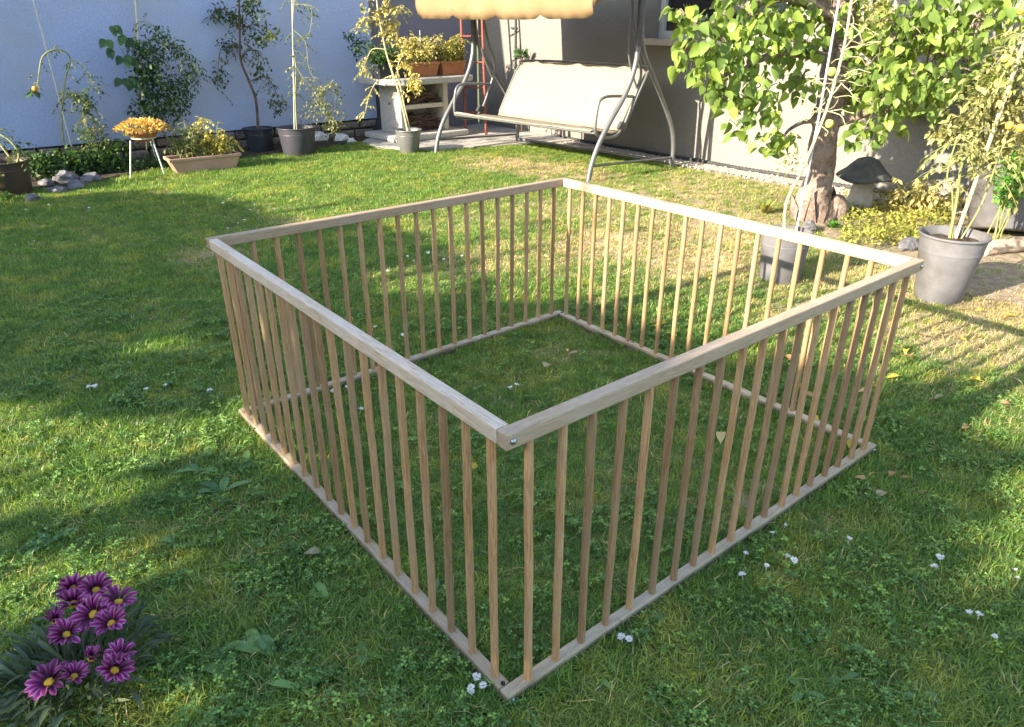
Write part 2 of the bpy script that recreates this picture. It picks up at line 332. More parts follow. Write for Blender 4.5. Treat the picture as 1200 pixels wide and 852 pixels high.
# garage wall with stone plinth
gw = empty('garage_wall', (0, WL, 0)); tag(gw, 'pale blue rendered garage wall behind the staked potted plants', 'wall')
mb = MB(); mb.box((-.275, WL+.14, 1.82), (8.45, .28, 3.2)); child(mb.build('wall', 'wallL'), gw)
rng = random.Random(5)
mb = MB(); mb.box((-.275, WL+.22, .11), (8.45, .2, .22)); child(mb.build('foundation', 'plinthstone'), gw)
x = -.6
stones = []
for row in range(2):
    x = -.7-.1*row
    while x < 3.85:
        wd = rng.uniform(.16, .34); h = .1
        bm = bmesh.new(); bmesh.ops.create_cube(bm, size=1); bmesh.ops.scale(bm, vec=(wd-.015, .12, h-.012), verts=bm.verts)
        bmesh.ops.bevel(bm, geom=bm.edges[:], offset=.018, segments=2, affect='EDGES', profile=.6)
        for v in bm.verts: v.co += Vector(noise.noise_vector(v.co*9+Vector((x*7, row, 0))))*.012
        me = bpy.data.meshes.new('stone'); bm.to_mesh(me); bm.free(); me.materials.append(M['plinthstone']); me.polygons.foreach_set('use_smooth', [True]*len(me.polygons))
        o = bpy.data.objects.new('stone', me); col.objects.link(o); o.parent = gw; o.location = (min(x+wd/2, 3.83), .075+rng.uniform(-.02, .01), .055+row*.102)
        x += wd
# dark wall of the shed in the corner
sw = empty('shed_wall', (4.78, 7.72, 0)); tag(sw, 'dark grey rendered wall in the corner behind the stone barbecue', 'wall')
mb = MB(); mb.box((4.78, 7.84, 1.75), (1.66, .24, 3.5)); child(mb.build('wall', 'wallD'), sw)
mb = MB(); mb.box((3.97, 7.705, 1.75), (.05, .06, 3.1)); child(mb.build('corner_post', 'wallD'), sw)

# house
hs = empty('house', (WH, 2.5, 0)); tag(hs, 'cream rendered house wall with a window behind the swing seat', 'house')
WY0, WY1, WZ0, WZ1 = 3.10, 4.60, 1.16, 2.35     # window opening
mb = MB()
def wallpiece(y0, y1, z0, z1): mb.box((WH+.15, (y0+y1)/2, (z0+z1)/2), (.3, y1-y0, z1-z0))
wallpiece(-3, WY0, 0, 3.6); wallpiece(WY1, 7.7, 0, 3.6); wallpiece(WY0, WY1, 0, WZ0); wallpiece(WY0, WY1, WZ1, 3.6)
child(mb.build('wall', 'house'), hs)
fr = MB()
for (y0, y1, z0, z1) in ((WY0, WY0+.06, WZ0, WZ1), (WY1-.06, WY1, WZ0, WZ1), (WY0+.06, WY1-.06, WZ0, WZ0+.07), (WY0+.06, WY1-.06, WZ1-.06, WZ1), (3.83, 3.88, WZ0+.07, WZ1-.06)):
    fr.box((WH+.09, (y0+y1)/2, (z0+z1)/2), (.06, y1-y0, z1-z0))
wn = child(fr.build('window', 'frame', origin=(WH+.09, 3.85, WZ0)), hs)
mb = MB(); mb.box((WH+.105, 3.85, 1.75), (.012, 1.38, 1.08)); o = mb.build('pane', 'glass'); o.parent = wn; o.location = -Vector((WH+.09, 3.85, WZ0))
mb = MB(); mb.box((WH-.02, 3.85, WZ0-.033), (.14, 1.62, .06)); o = mb.build('sill', 'sill'); o.parent = wn; o.location = -Vector((WH+.09, 3.85, WZ0))
# conduit on the house wall
cp = empty('wall_conduit', (WH-.014, 6.88, .02)); tag(cp, 'thin dark vertical conduit clipped to the cream house wall', 'pipe')
mb = MB(); mb.tube([(WH-.014, 6.88, .02), (WH-.014, 6.88, 3.3)], .012); child(mb.build('pipe', 'tubedark'), cp)
for z in (.6, 1.24, 2.2):
    mb = MB(); mb.box((WH-.012, 6.91, z), (.024, .12, .02)); child(mb.build('bracket', 'tubedark'), cp)
# corrugated drain pipe at foot of house
mb = MB(); pts = [(WH-.05+.012*math.sin(i*.13), 6.0-i*.02, .022) for i in range(240)]
mb.tube(pts, [.022 if i % 2 else .015 for i in range(240)], 8)
tag(mb.build('drain_pipe', 'hose'), 'black corrugated drain pipe lying along the foot of the house', 'pipe')
mb = MB(); rng = random.Random(9)
for i in range(900):
    y = rng.uniform(.5, 5.7); x = rng.uniform(5.24+.02, 5.56); s = rng.uniform(.008, .022)
    mb.box((x, y, s*.3), (s*1.3, s, s*.8), Euler((rng.random(), rng.random(), rng.random()*6)).to_matrix())
tag(mb.build('gravel_stones', 'gravel'), 'loose pale gravel along the foot of the house wall', 'gravel', kind='stuff')

# ================================================================== playpen
LP, H, HB, TW, TH = 1.6, .685, .036, .029, .034
pen = empty('playpen', (LP/2, LP/2, 0)); tag(pen, 'square wooden playpen of pale oak rails and round spindles on the lawn', 'playpen')
off = Vector((LP/2, LP/2, 0))
def rail(name, c, length, rz, h, mat):
    me = bevelbox(name, (length, TW, h), mat, .0035, 2)
    o = bpy.data.objects.new(name, me); col.objects.link(o); o.parent = pen; o.location = Vector(c)-off; o.rotation_euler = (0, 0, rz); return o
rods_me = []
for k in range(4):
    mb = MB(); r = random.Random(k); n = 9; pts = []; rr = []
    for i in range(7):
        t = i/6; pts.append((r.uniform(-.0009, .0009), r.uniform(-.0009, .0009), t)); rr.append(.0092+r.uniform(-.0004, .0004))
    Hs = H-TH-HB+.006
    pts = [(a, b, c*Hs-Hs/2) for a, b, c in pts]; mb.tube(pts, rr, 10)
    me = bpy.data.meshes.new('spindle'); me.from_pydata(mb.v, [], mb.f); me.polygons.foreach_set('use_smooth', mb.sm); me.update(); me.materials.append(M['wood_z']); rods_me.append(me)
rng = random.Random(3)
for side in range(4):
    full = side in (0, 2)
    rz = (0, math.pi/2)[side % 2]
    ln = LP if full else LP-2*TW-.002
    cx, cy = {0: (LP/2, TW/2), 1: (TW/2, LP/2), 2: (LP/2, LP-TW/2), 3: (LP-TW/2, LP/2)}[side]
    mat = 'wood_shaded' if side == 1 else 'wood_x'
    tr = rail('top_rail', (cx, cy, H-TH/2), ln, rz, TH, mat)
    br = rail('bottom_rail', (cx, cy, HB/2+.001), ln, rz, HB-.002, 'wood_bottom')
    for i in range(19):
        t = .065+.0816*i
        p = (t, cy) if full else (cx, t)
        me = rods_me[rng.randrange(4)]
        o = bpy.data.objects.new('spindle', me); col.objects.link(o); o.parent = pen
        o.location = Vector((p[0]+rng.uniform(-.001, .001), p[1]+rng.uniform(-.001, .001), HB+(H-TH-HB)/2))-off
        o.rotation_euler = (rng.uniform(-.006, .006), rng.uniform(-.006, .006), rng.uniform(0, 6.28))
    if full:
        sgn = -1 if side == 0 else 1
        for e in (.014, LP-.014):
            for rl, z in ((tr, H-TH/2), (br, HB/2)):
                mb = MB(); mb.lathe([(0, .004), (.0035, .004), (.006, .0025), (.0065, -.004), (.0001, -.004)], n=14); mb.lathe([(.0001, .0045), (.0026, .0046), (.0026, .003)], n=6)
                b = mb.build('bolt', 'bolt'); b.parent = rl; b.rotation_euler = (sgn*-math.pi/2, 0, 0)
                b.location = (e-LP/2, sgn*(TW/2+.001), 0)
    else:
        for e in (.035, LP-.035):
            mb = MB(); mb.lathe([(.0001, .0006), (.0052, .0006), (.0052, -.003)], n=16); b = mb.build('dowel_hole', 'hole'); b.parent = br; b.location = (e-LP/2, 0, HB/2)

# ================================================================== swing seat
SW = empty('garden_swing', (4.0, 3.85, 0), 0); tag(SW, 'garden swing seat with cream sling, grey tube frame and tan canopy', 'garden swing')
def S(x, y, z):      # side-profile point: swing stands a little turned
    return Vector((x-.2*(y-3.85)/2.2, y, z))
def stube(name, pts, r, mat='tube', parent=SW, n=10, sub=5):
    mb = MB(); mb.tube(smoothpath(pts, sub) if sub else pts, r, n); o = mb.build(name, mat)
    o.parent = parent; o.location = -parent_world(parent); return o
for y in (3.85, 6.05):
    stube('front_leg', [S(4.0, y, 0), S(4.03, y, .14), S(4.11, y, .32), S(4.25, y, .52), S(4.41, y, .72), S(4.51, y, .92), S(4.545, y, 1.14), S(4.55, y, 1.7)], .024)
    stube('rear_leg', [S(5.16, y, 0), S(5.16, y, .18), S(5.11, y, .38), S(4.97, y, .60), S(4.78, y, .86), S(4.62, y, 1.08), S(4.57, y, 1.3), S(4.565, y, 1.7)], .022)
    stube('side_bar', [S(4.05, y, .14), S(5.16, y, .10)], .012, sub=0)
    stube('upper_sleeve', [S(4.55, y, 1.12), S(4.55, y, 1.72)], .030, 'tubedark', sub=0)
stube('top_bar', [S(4.55, 3.85, 1.70), S(4.55, 6.05, 1.70)], .02, sub=0)
stube('base_bar', [S(5.17, 3.85, .045), S(5.17, 6.05, .045)], .018, sub=0)
for y, yy in ((3.97, 3.97), (5.95, 5.95)):
    h = stube('hanger', [S(4.56, y, 1.62), S(4.60, y, 1.36), S(4.68, y, 1.08), S(4.75, y, .90), S(4.72, y, .76), S(4.66, y, .62), S(4.57, y, .45), S(4.47, y, .355), S(4.3, y, .352), S(4.2, y, .40), S(4.19, y, .50), S(4.22, y, .66), S(4.30, y, .705), S(4.45, y, .705), S(4.66, y, .69)], .014, n=8)
    stube('hanger_brace', [S(4.55, y, 1.36), S(4.56, y, 1.1), S(4.62, y, .92), S(4.72, y, .74)], .010, n=8)
    mb = MB(); mb.box(S(4.54, y, .43), (.07, .05, .07), Euler((0, .6, 0)).to_matrix()); o = mb.build('recliner_joint', 'tubedark'); o.parent = SW; o.location = -SW.location
# sling: seat and backrest
def sling(name, prof, y0, y1, mat, sag=.02, th=.012, rnd=0):
    mb = MB(); ny = 24; k = len(prof); vs = []
    for s_ in (0, 1):
        for i, (x, z) in enumerate(prof):
            for j in range(ny+1):
                t = j/ny; y = y0+(y1-y0)*t
                e = min(t, 1-t)*(y1-y0)
                zz = z-sag*(1-(2*t-1)**2)*math.sin(math.pi*i/(k-1))
                if rnd and i > k-4 and e < .12: zz -= rnd*(1-e/.12)**2*(i-(k-4))/3
                p = S(x, y, zz+.006*noise.noise(Vector((x*4, y*4, z*4)))); p.x += s_*th; p.z -= s_*th*.4
                vs.append(p)
    N = k*(ny+1); fs = []
    for i in range(k-1):
        for j in range(ny):
            a = i*(ny+1)+j; fs += [(a, a+1, a+ny+2, a+ny+1), (a+N, a+N+ny+1, a+N+ny+2, a+N+1)]
    for i in range(k-1):
        a = i*(ny+1); fs += [(a, a+ny+1, a+ny+1+N, a+N)]; a += ny; fs += [(a, a+N, a+ny+1+N, a+ny+1)]
    for j in range(ny):
        fs += [(j, j+N, j+1+N, j+1)]; a = (k-1)*(ny+1)+j; fs += [(a, a+1, a+1+N, a+N)]
    mb.add(vs, fs, True); o = mb.build(name, mat); o.parent = SW; o.location = -SW.location; return o
sling('seat_sling', [(4.165, .412), (4.16, .426), (4.20, .432), (4.32, .40), (4.44, .375), (4.54, .385)], 4.0, 5.92, 'cream', .015)
sling('backrest_sling', [(4.55, .39), (4.61, .48), (4.68, .60), (4.75, .72), (4.81, .82), (4.86, .90), (4.89, .935), (4.91, .93)], 4.02, 5.68, 'cream', .012, .014, .07)
stube('seat_rail', [S(4.19, 3.97, .40), S(4.19, 5.95, .40)], .012, sub=0)
stube('back_frame', [S(4.60, 3.99, .42), S(4.76, 3.99, .70), S(4.87, 4.0, .88), S(4.92, 4.12, .935), S(4.92, 5.58, .935), S(4.87, 5.70, .88), S(4.76, 5.71, .70), S(4.60, 5.71, .42)], .012, n=8, sub=4)
# canopy with scalloped valance
mb = MB(); ny = 64; y0, y1 = 3.78, 6.12
def cz(t): return 1.62+.0*t
prof = [(3.90, 1.37, 1), (3.885, 1.44, .6), (3.89, 1.52, .1), (3.94, 1.56, 0), (4.25, 1.70, 0), (4.55, 1.80, 0), (4.85, 1.85, 0), (5.12, 1.87, 0), (5.17, 1.85, .1), (5.18, 1.78, .6), (5.16, 1.72, 1)]
vs = []
for i, (x, z, dr) in enumerate(prof):
    for j in range(ny+1):
        t = j/ny; y = y0+(y1-y0)*t; ph = (t*4) % 1
        sc = .036*(1-math.exp(-(min(ph, 1-ph)/.07)**2))
        zz = z-(dr*(sc-.012))-.012*math.sin(math.pi*t); xx = x+dr*.012*math.sin(t*40)+dr*.008*math.sin(t*97)
        vs.append(S(xx, y, zz))
k = len(prof)
mb.add(vs, [(i*(ny+1)+j, i*(ny+1)+j+1, (i+1)*(ny+1)+j+1, (i+1)*(ny+1)+j) for i in range(k-1) for j in range(ny)], True)
for yy in (y0, y1):      # end valances
    pv = []
    for (x, z, dr) in prof[2:9]: pv += [S(x, yy, z), S(x, yy+(.01 if yy == y1 else -.01), z-.085-.02*math.sin(x*9)**2)]
    mb.add(pv, [(2*i, 2*i+1, 2*i+3, 2*i+2) for i in range(6)], True)
o = mb.build('canopy', 'canopy'); o.parent = SW; o.location = -SW.location
md = o.modifiers.new('solid', 'SOLIDIFY'); md.thickness = .006

# ================================================================== stone barbecue
A = R(4); BB = empty('stone_barbecue', (3.90, 6.93, .022), A)
tag(BB, 'grey exposed aggregate stone barbecue with a shelf and wide table slab', 'barbecue')
BW, BD = .72, .44
def bb(name, c, d, mat, off=.012):
    me = bevelbox(name, d, mat, off, 2); o = bpy.data.objects.new(name, me); col.objects.link(o); o.parent = BB; o.location = c; return o
bb('base', (BW/2, BD/2-.03, .035), (BW+.36, BD+.30, .07), 'bbq', .02)
bb('side_panel', (.035, BD/2, .348), (.07, BD, .555), 'bbq')
bb('side_panel', (BW-.035, BD/2, .348), (.07, BD, .555), 'bbq_in')
bb('back_panel', (BW/2, BD-.03, .348), (BW-.144, .05, .555), 'bbq_in')
bb('shelf', (BW/2, BD/2-.03, .37), (BW-.144, BD-.075, .05), 'bbq_in', .006)
bm = bmesh.new(); a_, b_, c_ = .66, .36, .16
poly = [(-a_+c_, -b_), (a_-c_, -b_), (a_, -b_+c_), (a_, b_), (-a_, b_), (-a_, -b_+c_)]
lo = [bm.verts.new((x, y, -.035)) for x, y in poly]; hi = [bm.verts.new((x, y, .035)) for x, y in poly]
bm.faces.new(hi); bm.faces.new(lo[::-1])
for i in range(6): bm.faces.new((lo[i], lo[(i+1) % 6], hi[(i+1) % 6], hi[i]))
bmesh.ops.bevel(bm, geom=bm.edges[:], offset=.014, segments=2, affect='EDGES', profile=.5)
me = bpy.data.meshes.new('table_slab'); bm.to_mesh(me); bm.free(); me.materials.append(M['bbq'])
o = bpy.data.objects.new('table_slab', me); col.objects.link(o); o.parent = BB; o.location = (BW/2+.08, BD/2-.05, .664)
rng = random.Random(12)
BBM = Matrix.Translation((3.90, 6.93, .022)) @ Matrix.Rotation(A, 4, 'Z')
def woodpile(label, z0, hh, n, rmin, rmax):
    mb = MB()
    for i in range(n):
        y = rng.uniform(.05, .30); t = rng.random(); x = .09+t*(BW-.18); z = z0+rng.random()*hh*(1-.8*abs(2*t-1)**3)+rmax
        ln = rng.uniform(.06, .14); a = rng.uniform(-1, 1); d = Vector((math.cos(a)*ln, math.sin(a)*ln*.6, rng.uniform(-.3, .3)*ln))
        p = BBM @ Vector((x, y, z)); d = Matrix.Rotation(A, 3, 'Z') @ d
        q1 = p-d; q2 = p+d
        mb.tube([q1, p+Vector((0, 0, rng.uniform(-.006, .006))), q2], rng.uniform(rmin, rmax), 5)
    tag(mb.build('firewood_pile', 'twig'), label, 'firewood')
woodpile('heap of short firewood on the upper shelf of the stone barbecue', .40, .10, 170, .006, .012)
woodpile('heap of thin brushwood twigs in the lower bay of the stone barbecue', .075, .18, 320, .003, .007)

# ================================================================== pots and plants
def pot(name, c, rt, rb, h, mat, parent=None, n=32, lip=.012, soil=True, rimw=None):
    mb = MB(); t = .008
    mb.lathe([(.001, .0), (rb, .0), (rb+.006, .01), (rt-.004, h-.016), (rt-.004, h-.014), (rt+lip*.35, h-.012), (rt+lip*.35, h-.002), (rt+lip*.1, h), (rt-t, h), (rt-t-.004, h-.05), (rt*.8+rb*.2, h*.75)], c, n)
    o = mb.build(name, mat)
    s = None
    if soil:
        mb2 = MB(); rs = rt-.014; vs = [(c[0], c[1], c[2]+h-.035)]
        for j in range(24):
            an = j*math.pi/12; vs.append((c[0]+rs*math.cos(an), c[1]+rs*math.sin(an), c[2]+h-.045+.006*math.sin(j*2.3)))
        mb2.add(vs, [(0, 1+j, 1+(j+1) % 24) for j in range(24)]); s = mb2.build('soil', 'soil')
    return o, s
def thing(name, loc, label, cat, group=None):
    o = empty(name, loc); tag(o, label, cat, group); return o
def part(mb, name, mat, parent): return child(mb.build(name, mat), parent)
def stemtube(mb, pts, r0, r1, n=6, sub=4):
    p = smoothpath(pts, sub); k = len(p); mb.tube(p, [r0+(r1-r0)*i/(k-1) for i in range(k)], n); return p
def cluster(mb, c, rad, n, size, rng, droop=.4, shape='oval', asp=.55, flat=.0):
    """n leaves scattered in an ellipsoid; rad = (rx,ry,rz)"""
    c = Vector(c)
    for i in range(n):
        v = rvec(rng)*rng.random()**.45
        p = c+Vector((v.x*rad[0], v.y*rad[1], v.z*rad[2]))
        d = rvec(rng); d.z -= droop; s_ = size*rng.uniform(.6, 1.3)
        nn = rvec(rng); nn.z = abs(nn.z)+.6+flat
        mb.leaf(p, d, nn, s_, s_*asp, .25, shape, .2)
def sprigs(mb, smb, path, n, ln, size, rng, droop=.5, per=6, asp=.5, r=.0018, shape='oval', t0=.15):
    """compound leaves (petiole with leaflets) leaving a stem"""
    k = len(path)
    for i in range(n):
        p = path[min(k-1, int((t0+(1-t0)*rng.random())*k))]
        d = rvec(rng); d.z = d.z*.5+.15; d.normalize(); L_ = ln*rng.uniform(.5, 1.25)
        pts = [p]; 
        for q in range(1, 5): pts.append(pts[-1]+(d+Vector((0, 0, -droop*q*.35)))*L_/4)
        if smb is not None: smb.tube(pts, [r, r, r*.8, r*.7, r*.5], 4, False)
        for j in range(per):
            t = .25+.75*j/max(1, per-1); a = min(3, int(t*4)); q = pts[a].lerp(pts[a+1], min(1, t*4-a))
            sd = d.cross(Vector((0, 0, 1))); sd = sd.normalized() if sd.length > .01 else Vector((1, 0, 0))
            dd = (pts[a+1]-pts[a]).normalized()*.6+sd*(1 if j % 2 else -1)*rng.uniform(.5, 1)+Vector((0, 0, rng.uniform(-.6, .2)))
            s_ = size*rng.uniform(.6, 1.3); nn = Vector((rng.uniform(-.6, .6), rng.uniform(-.6, .6), 1))
            mb.leaf(q, dd, nn, s_, s_*asp, .3, shape, .25)
def lp(pts, dep): return [D(u, v, dep) for u, v in pts]
def onz(p, z): return Vector((p.x, p.y, z))

# ---- left bed, from the left
# brown pot at the far left
b = G(14, 228); rng = random.Random(21)
t = thing('potted_tomato', b, 'large brown pot with a leaning cane and withering plant by the flower bed', 'potted plant', 'potted tomato plants')
for o in pot('pot', b, .19, .15, .28, 'brownpot'): child(o, t)
dep = hd(b); mb = MB(); p1 = stemtube(mb, [onz(b, .22)+Vector((.08, 0, 0)), D(22, 180, dep), D(8, 162, dep), D(-20, 150, dep)], .010, .006); part(mb, 'stem', 'stem', t)
mb = MB(); mb.tube([onz(b, .2)+Vector((.1, .02, 0)), D(-10, 155, dep)], .008, 6); part(mb, 'cane', 'cane', t)
mb = MB(); sprigs(mb, None, p1, 30, .16, .035, rng); cluster(mb, D(-10, 205, dep-.15), (.14, .1, .1), 160, .035, rng); part(mb, 'foliage', 'tomato', t)
mb = MB(); cluster(mb, D(8, 238, dep-.2)+Vector((-.05, -.1, 0)), (.2, .16, .12), 420, .045, rng)
tag(mb.build('bed_shrub', 'darkleaf'), 'low dark green shrub in front of the large brown pot', 'shrub')
# staked plant with an arching stem
b = Vector((.86, 7.28, .018)); rng = random.Random(22)
t = thing('staked_tomato', b, 'nearly bare tomato plant arching over, tied to a pale cane beside the flower stand', 'plant')
mb = MB(); mb.tube([PY(84, 172, 7.25), PY(36, -12, 7.35)], [.009, .007], 7); part(mb, 'cane', 'whitecane', t)
mb = MB(); s1 = stemtube(mb, [PY(75, 170, 7.28), PY(72, 140, 7.28), PY(76, 95, 7.26), PY(82, 68, 7.25), PY(68, 58, 7.2), PY(50, 66, 7.18), PY(45, 92, 7.16), PY(43, 104, 7.16)], .009, .004)
s2 = stemtube(mb, [PY(78, 75, 7.26), PY(90, 72, 7.22), PY(104, 92, 7.2), PY(112, 105, 7.2)], .005, .002)
s3 = stemtube(mb, [PY(74, 118, 7.27), PY(88, 108, 7.2), PY(104, 130, 7.16), PY(112, 165, 7.15)], .006, .003); sm = mb; mb = MB(); sprigs(mb, sm, s1, 16, .10, .03, rng); sprigs(mb, sm, s2, 18, .13, .03, rng); sprigs(mb, sm, s3, 46, .2, .032, rng, .7); cluster(mb, PY(108, 160, 7.1), (.17, .1, .2), 330, .035, rng); cluster(mb, PY(100, 120, 7.12), (.1, .08, .12), 120, .04, rng)
part(mb, 'foliage', 'tomato', t); part(sm, 'stem', 'stem', t)
mb = MB()
for a in range(7): d = Vector((math.cos(a), math.sin(a)*.6, -.5)); mb.leaf(PY(38, 106, 7.15), d, (0, 0, 1), .10, .05, .2)
part(mb, 'tip_leaves', 'darkleaf', t)
mb = MB(); mb.lathe([(.001, -.025), (.018, -.02), (.026, 0), (.018, .02), (.001, .024)], PY(41, 104, 7.15), 10); part(mb, 'fruit', 'tomato_fruit', t)
# big dark leafy bean
b = Vector((1.5, 7.35, .018)); rng = random.Random(23)
t = thing('climbing_bean', b, 'dark green bushy climbing plant on a cane against the pale blue wall', 'plant')
mb = MB(); mb.tube([PY(172, 175, 7.38), PY(158, -5, 7.45)], .007, 6); part(mb, 'cane', 'cane', t)
mb = MB(); s1 = stemtube(mb, [b, PY(165, 120, 7.34), PY(158, 70, 7.34), PY(160, 28, 7.36), PY(180, 30, 7.3), PY(186, 50, 7.3)], .008, .003)
s2 = stemtube(mb, [b+Vector((.1, 0, 0)), PY(192, 100, 7.3), PY(182, 62, 7.3), PY(172, 45, 7.32)], .007, .003)
s3 = stemtube(mb, [PY(186, 60, 7.3), PY(208, 52, 7.26), PY(225, 75, 7.22), PY(232, 90, 7.22)], .005, .002)
s4 = stemtube(mb, [PY(160, 75, 7.3), PY(145, 62, 7.25), PY(132, 40, 7.22), PY(127, 28, 7.22)], .004, .002); sm = mb; mb = MB()
for s_, n in ((s1, 26), (s2, 40), (s3, 46)): sprigs(mb, sm, s_, n, .17, .036, rng, .7)
for (u, v), rr, n, sz in (((175, 70), .14, 110, .05), ((165, 95), .14, 130, .055), ((200, 105), .17, 160, .035), ((205, 65), .15, 150, .028), ((222, 85), .12, 100, .026), ((185, 130), .2, 260, .04), ((170, 125), .16, 200, .045), ((205, 120), .17, 360, .035), ((215, 100), .16, 300, .032), ((165, 60), .14, 160, .045), ((180, 95), .17, 220, .045), ((190, 45), .12, 120, .035)):
    cluster(mb, PY(u, v, 7.25), (rr, .13, rr), n, sz, rng)
part(mb, 'foliage', 'darkleaf', t); part(sm, 'stem', 'stem', t)
mb = MB()
for (u, v) in ((131, 30), (123, 46), (140, 42), (148, 44), (128, 57), (142, 66), (150, 70), (141, 92), (150, 92), (147, 68), (154, 96)):
    for q in range(2): mb.leaf(PY(u+q*3, v, 7.2), Vector((rng.uniform(-1, 1), -.3, -.7)), Vector((0, -1, .4)), .10, .075, .15, 'heart')
part(mb, 'big_leaves', 'darkleaf', t)
mb = MB(); rng = random.Random(24)
for (u, v, rr, n) in ((112, 190, .22, 420), (40, 190, .22, 240), (80, 185, .22, 300), (20, 215, .16, 160), (140, 195, .22, 300), (60, 190, .2, 160), (70, 212, .16, 120), (100, 212, .16, 130), (45, 205, .15, 100), (175, 195, .2, 240), (220, 175, .2, 160), (85, 200, .2, 160), (130, 175, .2, 200), (260, 172, .15, 100)):
    cluster(mb, PY(u, v, 7.05), (rr, .14, .10), n, .05, rng)
tag(mb.build('bed_plants', 'darkleaf'), 'dark low leaves filling the flower bed below the pale blue wall', 'ground plants', kind='stuff')
# rocks in bed
rng = random.Random(25)
def rockmesh(s, seed, mat):
    bm = bmesh.new(); bmesh.ops.create_icosphere(bm, subdivisions=2, radius=1)
    for v in bm.verts: v.co = Vector((v.co.x*s[0], v.co.y*s[1], v.co.z*s[2]))*(1+.45*noise.noise(v.co*1.3+Vector((seed*3.1, 0, 0)))+.12*noise.noise(v.co*4+Vector((seed, 0, 0))))
    me = bpy.data.meshes.new('rock'); bm.to_mesh(me); bm.free(); me.materials.append(M[mat]); return me
for i, (u, v, s_) in enumerate(((62, 208, .10), (80, 214, .12), (96, 204, .09), (108, 214, .10), (72, 196, .08), (54, 218, .07), (90, 222, .08), (115, 200, .09), (40, 236, .07), (68, 226, .07))):
    p = G(u, v); o = bpy.data.objects.new('rock', rockmesh((s_, s_*.8, s_*.6), i, 'rock')); col.objects.link(o); o.location = (p.x, p.y, s_*.3); o.rotation_euler = (0, 0, i)
    tag(o, 'grey rock in the heap between the brown pot and the flower stand', 'rock', 'rocks edging the flower bed')
for i, (u, v, s_) in enumerate(((377, 166, .11), (400, 166, .09), (412, 168, .06))):
    p = G(u, v); o = bpy.data.objects.new('white_rock', rockmesh((s_, s_*.6, s_*.7), 30+i, 'whiterock')); col.objects.link(o); o.location = (p.x, p.y, s_*.35)
    tag(o, 'whitish rock between the charcoal pot and the stone barbecue', 'rock', 'white rocks by the barbecue')
# plant stand with terracotta bowl
bl = [G(153, 211), G(193, 205), G(186, 196)]; ctr = (bl[0]+bl[1]+bl[2])/3
t = thing('plant_stand', onz(ctr, 0), 'spindly pale green three legged flower stand at the edge of the lawn', 'plant stand')
ZB = .335
for p in bl:
    mb = MB(); q = ctr.lerp(p, .62); mb.tube([p, onz(q, ZB)], .007, 6); part(mb, 'leg', 'mint', t)
mb = MB(); mb.tube([onz(ctr+Vector((math.cos(a*.3927)*.105, math.sin(a*.3927)*.105, 0)), ZB) for a in range(17)], .006, 6, False); part(mb, 'ring', 'mint', t)
t = thing('flower_bowl', onz(ctr, ZB), 'terracotta bowl of yellow sedum flowers on the flower stand', 'potted plant')
mb = MB(); c = onz(ctr, ZB-.03)
mb.lathe([(.001, 0), (.07, .0), (.10, .03), (.135, .075), (.145, .078), (.145, .10), (.13, .10), (.12, .07)], c, 30); part(mb, 'bowl', 'terra', t)
rng = random.Random(26); mb = MB(); mb2 = MB()
for i in range(520):
    a = rng.random()*6.28; r = .22*math.sqrt(rng.random()); z = .10+.085*(1-(r/.22)**2)+rng.uniform(-.015, .015); p = c+Vector((math.cos(a)*r*1.05, math.sin(a)*r, z))
    mb.leaf(p, Vector((math.cos(a)*.6, math.sin(a)*.6, rng.uniform(.1, 1))), rvec(rng)+Vector((0, 0, .6)), .032, .016, .2)
for i in range(240):
    a = rng.random()*6.28; r = .17*math.sqrt(rng.random()); p = c+Vector((math.cos(a)*r, math.sin(a)*r, .085+rng.uniform(-.02, .04)))
    mb2.leaf(p, rvec(rng), (0, 0, 1), .035, .018, .2)
part(mb, 'flowers', 'sedum', t); part(mb2, 'leaves', 'cover', t)
# rectangular planter
def boxpot(name, c, L_, W_, h, rz, mat, parent, taper=.82):
    mb = MB(); rm = Matrix.Rotation(rz, 3, 'Z'); c = Vector(c)
    def ring(l, w_, z): return [c+rm @ Vector((x*l/2, y*w_/2, z)) for x, y in ((-1, -1), (1, -1), (1, 1), (-1, 1))]
    rs = [ring(L_*taper, W_*taper, 0), ring(L_*.97, W_*.95, h-.03), ring(L_*1.02, W_*1.04, h-.028), ring(L_*1.02, W_*1.04, h), ring(L_*.94, W_*.88, h), ring(L_*.92, W_*.86, h-.04)]
    vs = [v for r_ in rs for v in r_]; fs = [(0, 3, 2, 1)]
    for i in range(len(rs)-1): fs += [(i*4+j, i*4+(j+1) % 4, (i+1)*4+(j+1) % 4, (i+1)*4+j) for j in range(4)]
    mb.add(vs, fs); o = child(mb.build(name, mat), parent)
    bv = o.modifiers.new('bev', 'BEVEL'); bv.width = .006; bv.segments = 2
    m2 = MB(); m2.add(ring(L_*.93, W_*.87, h-.025), [(0, 1, 2, 3)]); child(m2.build('soil', 'soil'), parent)
b = (G(200, 204)+G(276, 200))/2; b = onz(b+Vector((.05, .1, 0)), .0)
t = thing('planter_box', b, 'pale terracotta planter box with a yellowing bushy plant by the flower stand', 'planter')
boxpot('box', b, .66, .24, .15, R(-31)+R(28), 'terrapale', t)
rng = random.Random(27); mb = MB(); sm = MB(); mb2 = MB()
for i in range(26):
    q = b+Vector((rng.uniform(-.28, .28), rng.uniform(-.07, .07), .12)); tip = q+Vector((rng.uniform(-.14, .14), rng.uniform(-.12, .12), rng.uniform(.15, .36)))
    s_ = stemtube(sm, [q, q.lerp(tip, .5)+Vector((rng.uniform(-.03, .03), 0, .02)), tip], .0035, .002, 5)
    sprigs(mb if q.x > b.x-.02 else mb2, sm, s_, 9, .10, .036, rng, .6, t0=.2)
